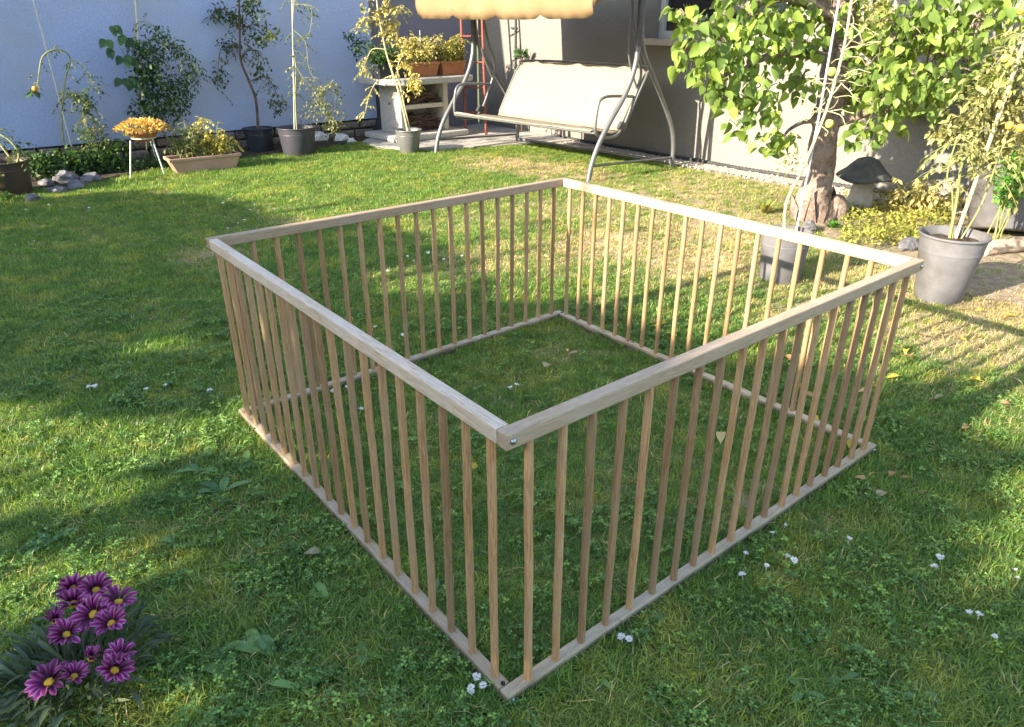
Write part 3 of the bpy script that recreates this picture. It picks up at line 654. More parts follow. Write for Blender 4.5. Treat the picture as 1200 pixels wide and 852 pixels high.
part(mb, 'yellow_foliage', 'yellowleaf', t); part(mb2, 'green_foliage', 'dryleaf', t); part(sm, 'stems', 'stem', t)
# two pots with tall tomatoes
rng = random.Random(28); b = G(306, 178)
t = thing('potted_tomato', b, 'tall spindly plant with a crooked brown stem in a blackish blue pot', 'potted plant', 'potted tomato plants')
for o in pot('pot', b, .16, .125, .26, 'darkpot'): child(o, t)
dep = hd(b); mb = MB(); sm = MB()
s1 = stemtube(sm, [onz(b, .2), D(300, 118, dep), D(293, 98, dep), D(282, 70, dep), D(281, 40, dep), D(280, 0, dep), D(279, -30, dep)], .016, .009, 8)
s2 = stemtube(sm, [D(282, 72, dep), D(290, 60, dep), D(303, 62, dep), D(300, 85, dep)], .006, .003); s3 = stemtube(sm, [D(282, 55, dep), D(262, 52, dep), D(256, 75, dep), D(255, 105, dep)], .006, .002)
s4 = stemtube(sm, [D(294, 95, dep), D(310, 90, dep), D(322, 105, dep), D(330, 130, dep)], .006, .002); s5 = stemtube(sm, [D(281, 35, dep), D(300, 28, dep), D(320, 40, dep)], .005, .002); s6 = stemtube(sm, [D(281, 25, dep), D(258, 10, dep), D(246, 20, dep)], .005, .002)
sprigs(mb, sm, s1, 26, .2, .042, rng, .6, t0=.55)
for s_, n in ((s2, 12), (s3, 16), (s4, 20), (s5, 16), (s6, 16)): sprigs(mb, sm, s_, n, .12, .034, rng, .8)
for (u, v, n) in ((275, 22, 80), (300, 15, 80), (262, 15, 75), (302, 45, 60), (268, 54, 60), (325, 120, 60), (256, 90, 45), (305, 80, 45), (290, 5, 80), (318, 40, 40)): cluster(mb, D(u, v, dep), (.13, .1, .11), n, .045, rng)
part(mb, 'foliage', 'tomato', t); part(sm, 'stem', 'twig', t)
rng = random.Random(29); b = G(351, 181)
t = thing('potted_tomato', b, 'thin tomato plant tied to a pale cane in a charcoal pot by the white rocks', 'potted plant', 'potted tomato plants')
for o in pot('pot', b, .20, .16, .29, 'midpot'): child(o, t)
dep = hd(b); mb = MB(); mb.tube([onz(D(344, 150, dep), .2), D(342, -25, dep)], .0065, 7); part(mb, 'cane', 'whitecane', t)
mb = MB(); sm = MB(); m2 = MB()
s1 = stemtube(sm, [onz(b, .2), D(346, 110, dep), D(347, 80, dep), D(343, 50, dep), D(345, 0, dep), D(350, -20, dep)], .009, .005)
s2 = stemtube(sm, [D(346, 75, dep), D(356, 92, dep), D(376, 105, dep), D(390, 95, dep)], .004, .002); s3 = stemtube(sm, [D(344, 35, dep), D(358, 50, dep), D(362, 80, dep), D(372, 98, dep)], .004, .002); s4 = stemtube(sm, [D(345, 5, dep), D(365, 10, dep), D(362, 45, dep)], .004, .002)
sprigs(mb, sm, s1, 22, .14, .03, rng, .8, t0=.2); sprigs(mb, sm, s4, 16, .12, .03, rng); sprigs(mb, sm, s3, 12, .10, .026, rng); sprigs(m2, sm, s2, 26, .16, .03, rng, .8)
for (u, v, n) in ((380, 130, 180), (370, 115, 90), (390, 108, 100), (360, 135, 90), (395, 140, 100), (385, 150, 90)): cluster(m2, D(u, v, dep+.1), (.14, .1, .15), n, .03, rng)
part(mb, 'foliage', 'tomato', t); part(m2, 'withered_foliage', 'dryleaf', t); part(sm, 'stem', 'stem', t)
# grey pot in front of the barbecue
rng = random.Random(30); b = G(480, 179)
t = thing('potted_tomato', b, 'yellowing tall plant in a small steel grey pot standing before the stone barbecue', 'potted plant', 'potted tomato plants')
for o in pot('pot', b, .145, .095, .25, 'steelpot'): child(o, t)
dep = hd(b)-.02; sm = MB(); mb = MB(); m2 = MB()
s1 = stemtube(sm, [onz(b, .2), D(468, 110, dep), D(455, 70, dep), D(448, 40, dep), D(442, 5, dep), D(440, -30, dep)], .011, .007, 7)
s2 = stemtube(sm, [onz(b, .2)+Vector((.03, 0, 0)), D(472, 115, dep), D(466, 80, dep), D(474, 62, dep)], .009, .005, 7)
s3 = stemtube(sm, [D(452, 58, dep), D(436, 58, dep), D(428, 75, dep), D(424, 84, dep)], .005, .003); s4 = stemtube(sm, [D(460, 88, dep), D(440, 98, dep), D(432, 115, dep), D(428, 133, dep)], .005, .003)
s5 = stemtube(sm, [D(462, 72, dep), D(475, 75, dep), D(486, 92, dep), D(492, 105, dep)], .005, .003); s6 = stemtube(sm, [D(446, 28, dep), D(460, 12, dep), D(474, 8, dep)], .004, .002); s7 = stemtube(sm, [D(444, 22, dep), D(430, 20, dep), D(418, 35, dep)], .004, .002)
for s_, n, m_ in ((s1, 18, mb), (s3, 14, mb), (s4, 14, mb), (s5, 22, m2), (s6, 14, mb), (s7, 14, mb), (s2, 10, m2)): sprigs(m_, sm, s_, n, .10, .04, rng, .6, t0=.4)
for (u, v, n, m_) in ((452, 38, 80, mb), (460, 28, 70, mb), (446, 18, 60, mb), (464, 45, 60, m2), (478, 78, 40, m2), (486, 98, 50, m2), (472, 62, 40, m2), (430, 12, 24, mb), (428, 30, 30, mb), (455, 5, 40, mb)): cluster(m_, D(u, v, dep), (.09, .08, .09), n, .045, rng)
part(mb, 'foliage', 'dryleaf', t); part(m2, 'yellow_foliage', 'paleyellow', t); part(sm, 'stem', 'drystem', t)
# three trough planters on the barbecue slab
ZT = .022+.664+.036
for (lx, ly, L_, mat, lab, lm, n, hh, seed) in ((-.08, .02, .40, 'darkpot', 'dark planter trough with a dark leafy plant, on the shaded end of the barbecue slab', 'darkleaf', 34, .26, 1), (.37, .0, .42, 'terra', 'terracotta trough with a yellowing plant and thin white stick on the barbecue slab', 'paleyellow', 40, .30, 2), (.80, .0, .38, 'terra', 'terracotta trough with a yellowish plant on the barbecue slab end beside the ladder', 'dryleaf', 42, .31, 3)):
    b = BBM @ Vector((lx, ly+.06, 0)); b.z = ZT; rng = random.Random(40+seed)
    t = thing('trough_planter', b, lab, 'planter', 'planter troughs on the barbecue')
    boxpot('trough', b, L_, .2, .16, A, mat, t)
    mb = MB(); sm = MB(); m2 = MB()
    for i in range(n):
        q = b+Matrix.Rotation(A, 3, 'Z') @ Vector((rng.uniform(-.44, .44)*L_, rng.uniform(-.07, .07), .14)); tip = q+Vector((rng.uniform(-.10, .10), rng.uniform(-.1, .1), rng.uniform(.5, 1)*hh))
        if seed == 1: tip += Vector((-.08, 0, -.03))
        s_ = stemtube(sm, [q, q.lerp(tip, .5)+Vector((rng.uniform(-.03, .03), 0, .02)), tip], .003, .0015, 5)
        sprigs(m2 if (seed > 1 and rng.random() < .35) else mb, None, s_, 11, .085, .03, rng, .5, t0=.15)
    if seed == 1:
        for (u, v) in ((418, 60), (425, 50), (412, 45)): cluster(mb, D(u, v, hd(b)), (.1, .08, .1), 60, .04, rng)
    part(mb, 'foliage', lm, t); part(sm, 'stems', 'stem', t)
    if m2.v: part(m2, 'green_foliage', 'cover', t)
    if seed == 2:
        mb = MB(); q = b+Vector((-.02, -.05, .13)); mb.tube([q, q+Vector((.0, 0, .37))], .006, 6); part(mb, 'stick', 'whitecane', t)
# red ladder
LD = thing('ladder', Vector((5.18, 6.86, .022)), 'rust red metal ladder leaning in the corner by the house wall', 'ladder')
f1, f2 = G(546, 157, .022), G(571, 158, .022); f2 = f1+(f2-f1).normalized()*.27
ln_ = Vector((.16, .30, 2.6))
for f_ in (f1, f2): mb = MB(); mb.tube([f_, f_+ln_], .017, 8); part(mb, 'stile', 'red', LD)
for i in range(8):
    q = (.26+i*.29)/2.6; mb = MB(); mb.tube([f1+ln_*q, f2+ln_*q], .011, 6); part(mb, 'rung', 'red', LD)
# small grey clump by the house wall behind swing
rng = random.Random(44); mb = MB(); c = PX(612, 66, 5.5)
for i in range(60):
    a = rng.random()*6.28; d = Vector((math.cos(a)*.3-.2, math.sin(a), rng.uniform(-.1, 1))); mb.leaf(c+d*.03, d, rvec(rng), rng.uniform(.06, .13), .018, .2, 'strap')
sm = MB(); sm.tube([onz(c, .0), c], .012, 6)
t = thing('corner_plant', onz(c, 0), 'spiky grey leaved plant on a thin stem in front of the sunlit house corner', 'plant'); part(mb, 'foliage', 'darkleaf', t); part(sm, 'stem', 'twig', t)

# ---- right side
# apricot tree
b = G(952, 256); dep = hd(b); rng = random.Random(50)
T = thing('apricot_tree', b, 'apricot tree with rough bark and broad green leaves near the house wall', 'tree')
def rough_tube(mb, pts, rad, n, amp, sub=6, seed=0):
    p = smoothpath(pts, sub); k = len(p); rr = []
    for i in range(k):
        t_ = i/(k-1)*(len(rad)-1); a = int(min(t_, len(rad)-2)); rr.append(rad[a]+(rad[a+1]-rad[a])*(t_-a))
    o = len(mb.v); mb.tube(p, rr, n)
    for i in range(o, len(mb.v)):
        v = Vector(mb.v[i]); ax = p[min(k-1, (i-o)//n)]
        mb.v[i] = tuple(v+(v-ax)*amp*(noise.noise(v*14+Vector((seed, 0, 0)))+.6*noise.noise(v*40)))
    return p
mb = MB(); TR = [onz(b, -.02), D(953, 236, dep), D(961, 200, dep), D(967, 150, dep), D(974, 110, dep), D(981, 60, dep+.02), D(990, 0, dep+.04), D(992, -70, dep+.05), D(985, -160, dep)]
trunk = rough_tube(mb, TR, [.17, .12, .094, .094, .092, .086, .08, .07, .05], 20, .22); child(mb.build('trunk', 'bark'), T)
mb = MB(); rough_tube(mb, [onz(b, .0)+Vector((.12, -.1, -.02)), onz(b, .10)+Vector((.11, -.12, 0)), onz(b, .17)+Vector((.08, -.12, 0))], [.09, .07, .03], 12, .3, seed=4); child(mb.build('root_knob', 'bark'), T)
LIMBS = [([(976, 128), (962, 140), (942, 143), (925, 152), (915, 165)], [0, -.1, -.25, -.4, -.5], .024, .006),
 ([(974, 145), (1000, 138), (1022, 128), (1045, 112), (1070, 95)], [0, -.15, -.3, -.45, -.6], .038, .012),
 ([(988, 30), (960, 10), (925, -5), (880, 5), (840, 25), (815, 55)], [0, -.1, -.25, -.4, -.55, -.65], .055, .010),
 ([(990, 0), (940, -40), (890, -60), (850, -40)], [0, .0, .0, -.1], .05, .012),
 ([(986, 55), (1030, 45), (1080, 42), (1120, 38), (1160, 22)], [0, -.1, -.2, -.3, -.45], .04, .010),
 ([(990, -10), (1040, -40), (1100, -60), (1160, -70)], [0, -.2, -.4, -.6], .05, .012),
 ([(984, 70), (930, 62), (890, 70), (860, 95), (850, 120)], [0, -.2, -.4, -.55, -.6], .035, .008),
 ([(1080, 42), (1110, 68), (1100, 95)], [-.2, -.35, -.4], .014, .006),
 ([(985, 40), (960, -30), (945, -110)], [0, .3, .5], .06, .02)]
limbs = []
for px, dz, r0, r1 in LIMBS:
    mb = MB(); p = stemtube(mb, [D(u, v, dep+z) for (u, v), z in zip(px, dz)], r0, r1, 8, 5); child(mb.build('limb', 'bark'), T); limbs.append(p)
# leaves: heart-shaped, in drooping sprays
variants = []
for k in range(4):
    mb = MB(); r = random.Random(70+k); mb.leaf(Vector((.22, 0, 0)), (1, 0, -.15), (0, 0, 1), 1.0, .70+.08*k, .10+.14*k, 'heart', .04+.16*k); mb.tube([(0, 0, 0), (.11, 0, .015), (.23, 0, 0)], .012, 4, False)
    me = bpy.data.meshes.new('leaf'); me.from_pydata(mb.v, [], mb.f); me.polygons.foreach_set('use_smooth', mb.sm); me.update(); me.materials.append(M['apricot']); variants.append(me)
leaves = []
CL = [  # (u, v, depth offset, radius px u, v, n)
 (880, 22, -.45, 58, 30, 125), (835, 42, -.6, 42, 32, 105), (812, 70, -.65, 18, 26, 26), (850, 88, -.62, 36, 26, 70), (880, 62, -.5, 46, 26, 85), (893, 118, -.6, 22, 30, 44), (912, 165, -.5, 26, 14, 34), (868, 135, -.62, 22, 24, 30),
 (930, 45, -.15, 40, 36, 80), (935, 95, -.2, 26, 20, 34), (800, 18, -.6, 14, 18, 22), (925, 8, -.2, 40, 24, 70), (842, 112, -.66, 14, 20, 16),
 (1010, 158, -.55, 24, 16, 26), (1035, 140, -.6, 34, 20, 42), (1045, 108, -.6, 38, 22, 56), (1072, 88, -.55, 42, 24, 70), (1098, 112, -.55, 20, 14, 22), (1110, 90, -.5, 26, 22, 36),
 (1060, 35, -.35, 46, 34, 105), (1030, 70, -.25, 36, 28, 64), (1100, 22, -.35, 46, 30, 95), (1145, 20, -.45, 42, 30, 80), (1140, 52, -.5, 28, 18, 34), (1165, 78, -.5, 20, 16, 22), (1150, 90, -.55, 30, 14, 26), (1185, 15, -.4, 26, 30, 44), (1020, 15, -.1, 34, 26, 60),
 (860, -45, -.4, 90, 40, 160), (960, -60, .0, 80, 50, 170), (1040, 112, .5, 50, 30, 140), (1092, 112, .6, 46, 28, 130), (1000, 95, .5, 30, 34, 90), (1140, 90, .5, 40, 30, 90), (1050, 60, .15, 60, 50, 170), (1110, 60, .2, 50, 45, 130), (1000, 30, .25, 50, 40, 110), (1080, 100, .1, 40, 30, 70), (1080, -50, -.3, 100, 45, 190), (1180, -50, -.4, 50, 40, 80), (970, -150, .1, 120, 60, 220)]
for (u, v, dz, ru, rv, n) in CL:
    for i in range(n):
        while True:
            a, b_ = rng.uniform(-1, 1), rng.uniform(-1, 1)
            if a*a+b_*b_ < 1: break
        p = D(u+a*ru, v+b_*rv, dep+dz+rng.uniform(-.28, .28))
        yaw_ = rng.uniform(0, 6.28); pit = rng.uniform(.1, 1.15); L_ = rng.choice((rng.uniform(.036, .07), rng.uniform(.06, .094)))
        mw = Matrix.Translation(p-b) @ (Euler((rng.uniform(-1.0, 1.0), pit, yaw_))).to_matrix().to_4x4() @ Matrix.Scale(L_, 4)
        leaves.append((mw, L_, p))
lpts = [q for l in limbs for q in l]
for (u, v, dz, ru, rv, n) in CL:
    c = D(u, v, dep+dz); q = min(lpts, key=lambda a: (a-c).length); tw = MB()
    stemtube(tw, [q, q.lerp(c, .5)+Vector((0, 0, .04)), c], .009, .005, 6)
    child(tw.build('twig', 'bark'), T)
    for i in range(max(3, n//16)):
        e = D(u+rng.uniform(-.85, .85)*ru, v+rng.uniform(-.85, .85)*rv, dep+dz+rng.uniform(-.2, .2)); tw = MB()
        stemtube(tw, [q.lerp(c, rng.uniform(.5, 1)), c.lerp(e, .5)+Vector((0, 0, .03)), e], .005, .002, 5); child(tw.build('twig', 'bark'), T)
def vis(e):
    u, v, z = pj(e[2]); inn = 0 <= u <= 1200 and 0 <= v <= 852
    return (0 if inn else 10)+z/e[1]*.06+ z
order = sorted(leaves, key=vis)
for mw, L_, p in order[:300]: inst('leaf', variants[rng.randrange(4)], T, mw)
mb = MB()
for mw, L_, p in order[300:]:
    me = variants[rng.randrange(4)]; mb.add([mw @ v.co for v in me.vertices], [tuple(f.vertices) for f in me.polygons], True)
o = mb.build('crown_leaves', 'apricot'); o.parent = T; o['kind'] = 'stuff'
# mushroom ornament
b = G(1006, 243); t = thing('mushroom_ornament', b, 'stone garden mushroom with a dark drooping hat beside the tree trunk', 'garden ornament')
mb = MB(); mb.lathe([(.001, 0), (.112, 0), (.110, .02), (.088, .10), (.072, .20), (.066, .285)], b, 24); part(mb, 'stalk', 'mstem', t)
mb = MB(); c = b+Vector((.0, 0, .225)); prof = [(.06, .055), (.13, .025), (.205, .0), (.214, .011), (.19, .035), (.145, .07), (.11, .11), (.075, .145), (.035, .16), (.001, .163)]
mb.lathe(prof, c, 32)
for i, v in enumerate(mb.v):
    v = Vector(v); d = v-c; an = math.atan2(d.y, d.x); mb.v[i] = tuple(v+Vector((0, 0, .012*math.sin(3*an+1)*min(1, math.hypot(d.x, d.y)/.2))))
part(mb, 'hat', 'hat', t)
# pot behind the pen with stake
rng = random.Random(51); b = G(913, 327); t = thing('potted_tomato', b, 'grey pot with a white stake and bare yellow stem between the playpen and the tree', 'potted plant', 'potted tomato plants')
for o in pot('pot', b, .135, .105, .28, 'greypot'): child(o, t)
dep = hd(b); mb = MB(); mb.tube([onz(D(934, 265, dep+.02), .22), D(961, 130, dep+.06), D(984, -5, dep+.1), D(996, -70, dep+.1)], .0065, 7); part(mb, 'stake', 'whitecane', t)
sm = MB(); s1 = stemtube(sm, [onz(b, .2), D(921, 240, dep), D(942, 195, dep+.03), D(968, 130, dep+.05), D(988, 60, dep+.08), D(998, 0, dep+.1), D(1004, -40, dep+.1)], .009, .006, 7)
m2 = MB(); fru = MB()
for i in range(34):
    p = s1[int(len(s1)*rng.uniform(.45, .75))]; d = rvec(rng); d.z = d.z*.6; d.y -= .2
    q = [p]
    for k in range(5): d = (d+rvec(rng)*.55).normalized(); q.append(q[-1]+d*rng.uniform(.02, .05))
    sm.tube(q, [.003, .0028, .0026, .0024, .002, .0015], 4, False)
    for k in range(2): m2.leaf(q[-1], rvec(rng), rvec(rng), .022, .01, .3)
for i in range(30):
    p = s1[-1-rng.randrange(4)]+Vector((.08, -.05, .02)); d = rvec(rng); q = [p]
    for k in range(5): d = (d+rvec(rng)*.55).normalized(); q.append(q[-1]+d*rng.uniform(.02, .05))
    sm.tube(q, [.003, .0028, .0026, .0024, .002, .0015], 4, False)
cluster(m2, D(1028, 15, dep+.1), (.12, .1, .10), 130, .03, rng); cluster(m2, D(925, 190, dep), (.08, .07, .09), 60, .022, rng)
part(sm, 'stem', 'drystem', t); part(m2, 'withered_foliage', 'paleyellow', t)
for (u, v) in ((972, 145), (975, 84)): fru = MB(); fru.lathe([(.001, -.022), (.016, -.017), (.022, 0), (.016, .018), (.001, .021)], D(u, v, dep), 10); part(fru, 'fruit', 'greenfruit', t)
# a small black pot tray tucked behind it
# big grey pot at right with cane and tomato
rng = random.Random(52); b = G(1090, 357)+Vector((.115, .015, 0)); t = thing('potted_tomato', b, 'large grey plastic pot with thick cane and fruiting dry tomato outside the playpen corner', 'potted plant', 'potted tomato plants')
for o in pot('pot', b, .160, .105, .355, 'greypot', n=40): child(o, t)
dep = hd(b)+.05; mb = MB(); mb.tube([onz(D(1118, 285, dep), .3), D(1160, 165, dep+.05), D(1206, 35, dep+.1), D(1230, -40, dep+.1)], .0095, 8); part(mb, 'cane', 'cane', t)
sm = MB(); mb = MB(); m2 = MB()
s1 = stemtube(sm, [onz(D(1112, 283, dep), .3), D(1122, 230, dep), D(1128, 190, dep), D(1150, 150, dep+.1), D(1165, 110, dep+.1)], .008, .005, 7)
s2 = stemtube(sm, [onz(D(1116, 283, dep), .3), D(1116, 225, dep), D(1110, 205, dep), D(1122, 160, dep)], .005, .004, 6)
s3 = stemtube(sm, [onz(D(1124, 285, dep), .3), D(1150, 240, dep), D(1168, 190, dep), D(1176, 170, dep)], .005, .004, 6)
s4 = stemtube(sm, [D(1150, 150, dep+.1), D(1175, 90, dep+.1), D(1195, 40, dep+.1)], .007, .004, 6)
for (u, v, ru, rv, n, m_) in ((1150, 120, .16, .16, 300, mb), (1180, 110, .16, .18, 320, mb), (1120, 150, .12, .08, 170, m2), (1185, 170, .15, .14, 260, mb), (1150, 175, .12, .1, 170, mb), (1190, 65, .12, .14, 200, mb), (1110, 160, .07, .05, 60, m2), (1175, 140, .15, .12, 160, m2), (1200, 130, .15, .2, 220, m2)):
    cluster(m_, D(u, v, dep+.15), (ru, ru, rv), n, .04, rng, asp=.45)
for s_ in (s1, s2, s3, s4): sprigs(mb, sm, s_, 16, .16, .036, rng, .7, t0=.5)
part(sm, 'stem', 'stem', t); part(mb, 'foliage', 'dryleaf', t); part(m2, 'yellow_foliage', 'paleyellow', t)
for (u, v, k) in ((1183, 147, 0), (1196, 150, 0), (1178, 68, 1), (1184, 72, 1), (1197, 12, 0), (1200, 8, 0)):
    fru = MB(); fru.lathe([(.001, -.02), (.014, -.015), (.019, 0), (.014, .015), (.001, .019)], D(u, v, dep-.05), 12); part(fru, 'fruit', ('tomato_fruit', 'greenfruit')[k], t)
# leaning tub with parsley
b = G(1172, 283)+Vector((.15, .05, 0)); t = thing('garden_tub', b, 'big grey tub of herbs standing behind the large grey pot', 'tub')
mb = MB(); mb.lathe([(.001, 0), (.20, 0), (.215, .01), (.275, .36), (.292, .365), (.292, .40), (.268, .40), (.262, .33)], (0, 0, 0), 40)
o = mb.build('tub', 'greypot'); o.parent = t; o.location = (.05, .0, .03); o.rotation_euler = (R(-8), R(14), 0)
t = thing('parsley', b+Vector((-.02, -.28, 0)), 'bright green curly herb growing from the big grey tub', 'herb')
rng = random.Random(53); mb = MB(); sm = MB(); c = D(1188, 205, hd(b)-.35)
for (u, v, r_, n) in ((1188, 210, .11, 420), (1180, 232, .08, 200), (1196, 190, .1, 300), (1205, 215, .12, 300)): cluster(mb, D(u, v, hd(b)-.35), (r_, r_, r_), n, .026, rng, .2, asp=.7)
for i in range(9): sm.tube([onz(c, .0)+Vector((rng.uniform(-.06, .06), rng.uniform(-.06, .06), 0)), c+Vector((rng.uniform(-.08, .08), rng.uniform(-.08, .08), -.04))], .004, 5)
part(mb, 'foliage', 'parsley', t); part(sm, 'stems', 'stem', t)
# ground cover in the planting bed
rng = random.Random(54); mb = MB()
for i in range(2600):
    u = rng.uniform(985, 1110); v = rng.uniform(232, 292)
    if v > 300-.0*(u) or v < 225+abs(u-1060)*.05: continue
    p = G(u, v); h = .02+.09*max(0, noise.noise(p*3)+.45)
    mb.leaf(onz(p, rng.uniform(.0, h)+.01), rvec(rng)+Vector((0, 0, .4)), rvec(rng)+Vector((0, 0, .7)), rng.uniform(.02, .04), .016, .2)
tag(mb.build('ground_cover', 'cover'), 'yellowish green low ground cover in the bed by the tree', 'ground plants', kind='stuff')
rng = random.Random(55); mb = MB(); sm = MB(); b = G(1085, 250)
for i in range(12):
    q = b+Vector((rng.uniform(-.1, .1), rng.uniform(-.1, .1), 0)); tip = q+Vector((rng.uniform(-.22, .12), rng.uniform(-.15, .2), rng.uniform(.14, .3))); s_ = stemtube(sm, [q, q.lerp(tip, .5)+Vector((0, 0, .03)), tip], .004, .002, 5); sprigs(mb, None, s_, 9, .1, .045, rng, .5)
t = thing('bedding_plant', b, 'pale dusty leafed plant spreading in front of the shaded house wall', 'plant'); part(mb, 'foliage', 'paleyellow', t); part(sm, 'stems', 'drystem', t)
for i, (u, v, s_) in enumerate(((895, 250, .09), (975, 268, .06))):
    b = G(u, v); rng = random.Random(60+i); mb = MB()
    for k in range(26): a = rng.random()*6.28; d = Vector((math.cos(a), math.sin(a), rng.uniform(.5, 2))); mb.leaf(b, d, (0, 0, 1), s_*rng.uniform(.8, 1.6), s_*.4, .2)
    tag(mb.build('bright_weed', 'parsley' if i else 'cover', origin=b), ('yellow green weed sprouting at the left foot of the tree', 'small bright weed sprouting right beside the tree root')[i], 'weed')
# log and rock in the bed
p0, p1 = G(1150, 300), G(1215, 292); mb = MB(); rough_tube(mb, [onz(p0, .04), onz((p0+p1)/2, .05), onz(p1, .04)], [.045, .05, .04], 12, .25)
tag(mb.build('log', 'log'), 'short pale log lying in front of the big grey tub', 'log')
p = G(1064, 293); o = bpy.data.objects.new('rock', rockmesh((.10, .05, .05), 77, 'rock')); col.objects.link(o); o.location = (p.x, p.y, .03); tag(o, 'flat grey rock between the ground cover and the large grey pot', 'rock')
p = G(948, 272); o = bpy.data.objects.new('rock', rockmesh((.06, .05, .05), 78, 'rock')); col.objects.link(o); o.location = (p.x, p.y, .03); tag(o, 'small dark rock beside the staked grey pot', 'rock')

# ---- gazania in the lower left corner
rng = random.Random(80); b = G(92, 806); Z0 = .0
GZ = thing('gazania', b, 'clump of purple gazania flowers with narrow grey green leaves in the lawn', 'flower')
pv = []
for k in range(3):
    mb = MB(); L_, W_ = 1, 1
    vs = []; fs = []
    prof = [(0.0, .0022), (.008, .0042), (.018, .0064), (.027, .0070), (.033, .0052), (.037, .0008)]
    for i, (x_, h_) in enumerate(prof):
        zc = [.0, .003, .005, .004, .002, -.001][i]*(1+k*.5)+(.004*k)*(x_/.04)**2
        vs += [(x_, -h_, zc+.0015), (x_, 0, zc), (x_, h_, zc+.0015)]
    for i in range(len(prof)-1): a = i*3; fs += [(a, a+1, a+4, a+3), (a+1, a+2, a+5, a+4)]
    me = bpy.data.meshes.new('petal'); me.from_pydata(vs, [], fs); me.polygons.foreach_set('use_smooth', [True]*len(fs)); me.update(); me.materials.append(M['petal']); pv.append(me)
mbd = MB(); mbd.lathe([(.0095, -.002), (.0098, .002), (.0078, .0045), (.004, .0055), (.0001, .005)], n=14)
dme = bpy.data.meshes.new('flower'); dme.from_pydata(mbd.v, [], mbd.f); dme.polygons.foreach_set('use_smooth', mbd.sm); dme.update(); dme.materials.append(M['disc'])
FL = [  # u, v, scale, closing, pitch towards camera
 (58, 800, 1.05, .10, .55), (87, 793, .75, .55, .5), (134, 786, .92, .2, .5), (141, 769, 1.05, .25, .62), (107, 772, .78, .75, .5), (78, 744, .98, .12, .5), (64, 728, .80, .8, .45), (110, 720, 1.05, .15, .6), (131, 731, 1.05, .18, .35), (86, 708, .95, .8, .5), (113, 692, 1.0, .3, .75), (86, 690, 1.0, .5, .85), (139, 706, 1.1, .2, .7)]
sm = MB()
for i, (u, v, s_, cl, pt) in enumerate(FL):
    hgt = .105+.055*(800-v)/110
    d_ = ray(u, v); p = CAM+d_*((hgt-CAM.z)/d_.z)
    n_ = ((CAM-p).normalized()*pt+Vector((rng.uniform(-.5, .5), rng.uniform(-.5, .5), 1.0))).normalized(); s_ *= rng.uniform(.82, 1.12); cl = max(.02, cl+rng.uniform(-.1, .18))
    q = n_.to_track_quat('Z', 'Y').to_matrix().to_4x4()
    fo = inst('flower', dme, GZ, Matrix.Translation(p-b) @ q @ Matrix.Scale(s_*.98, 4)); np_ = rng.randint(13, 15) if cl < .5 else 11
    for k in range(np_):
        a = 2*math.pi*k/np_+rng.uniform(-.08, .08)
        mw = Matrix.Rotation(a, 4, 'Z') @ Matrix.Translation((.0075, 0, .0005*(k % 2))) @ Matrix.Rotation(-(cl*1.0+rng.uniform(-.16, .2)+.12), 4, 'Y') @ Matrix.Rotation(rng.uniform(-.3, .3), 4, 'X') @ Matrix.Scale(rng.uniform(.88, 1.05), 4)
        inst('petal', pv[rng.randrange(3)], fo, mw)
    root = onz(b.lerp(p, .55)+Vector((rng.uniform(-.04, .04), rng.uniform(-.04, .04), 0)), 0); stemtube(sm, [root, root.lerp(p, .5)+Vector((0, 0, .02)), p-n_*.004], .0028, .0024, 6)
part(sm, 'stems', 'gazleaf', GZ)
gl = []
for k in range(3):
    mb = MB(); vs = []; fs = []
    for i in range(7):
        t = i/6; w_ = [.0018, .0022, .0034, .0055, .0068, .0055, .0005][i]; z = .045*math.sin(t*math.pi*(.75+.1*k))+.01*t
        vs += [(t*.13, -w_, z+.002), (t*.13, 0, z), (t*.13, w_, z+.002)]
    for i in range(6): a = i*3; fs += [(a, a+1, a+4, a+3), (a+1, a+2, a+5, a+4)]
    me = bpy.data.meshes.new('leaf'); me.from_pydata(vs, [], fs); me.polygons.foreach_set('use_smooth', [True]*len(fs)); me.update(); me.materials.append(M['gazleaf']); gl.append(me)
for i in range(290):
    a = rng.uniform(0, 6.28); r_ = .115*math.sqrt(rng.random()); s_ = rng.uniform(.55, 1.05)
    s_ *= .8
    mw = Matrix.Translation((math.cos(a)*r_*1.2, math.sin(a)*r_, rng.uniform(0, .05))) @ Matrix.Rotation(a+rng.uniform(-.7, .7), 4, 'Z') @ Matrix.Rotation(rng.uniform(-1.0, .1), 4, 'Y') @ Matrix.Rotation(rng.uniform(-.5, .5), 4, 'X') @ Matrix.Scale(s_, 4)
    inst('leaf', gl[rng.randrange(3)], GZ, mw)

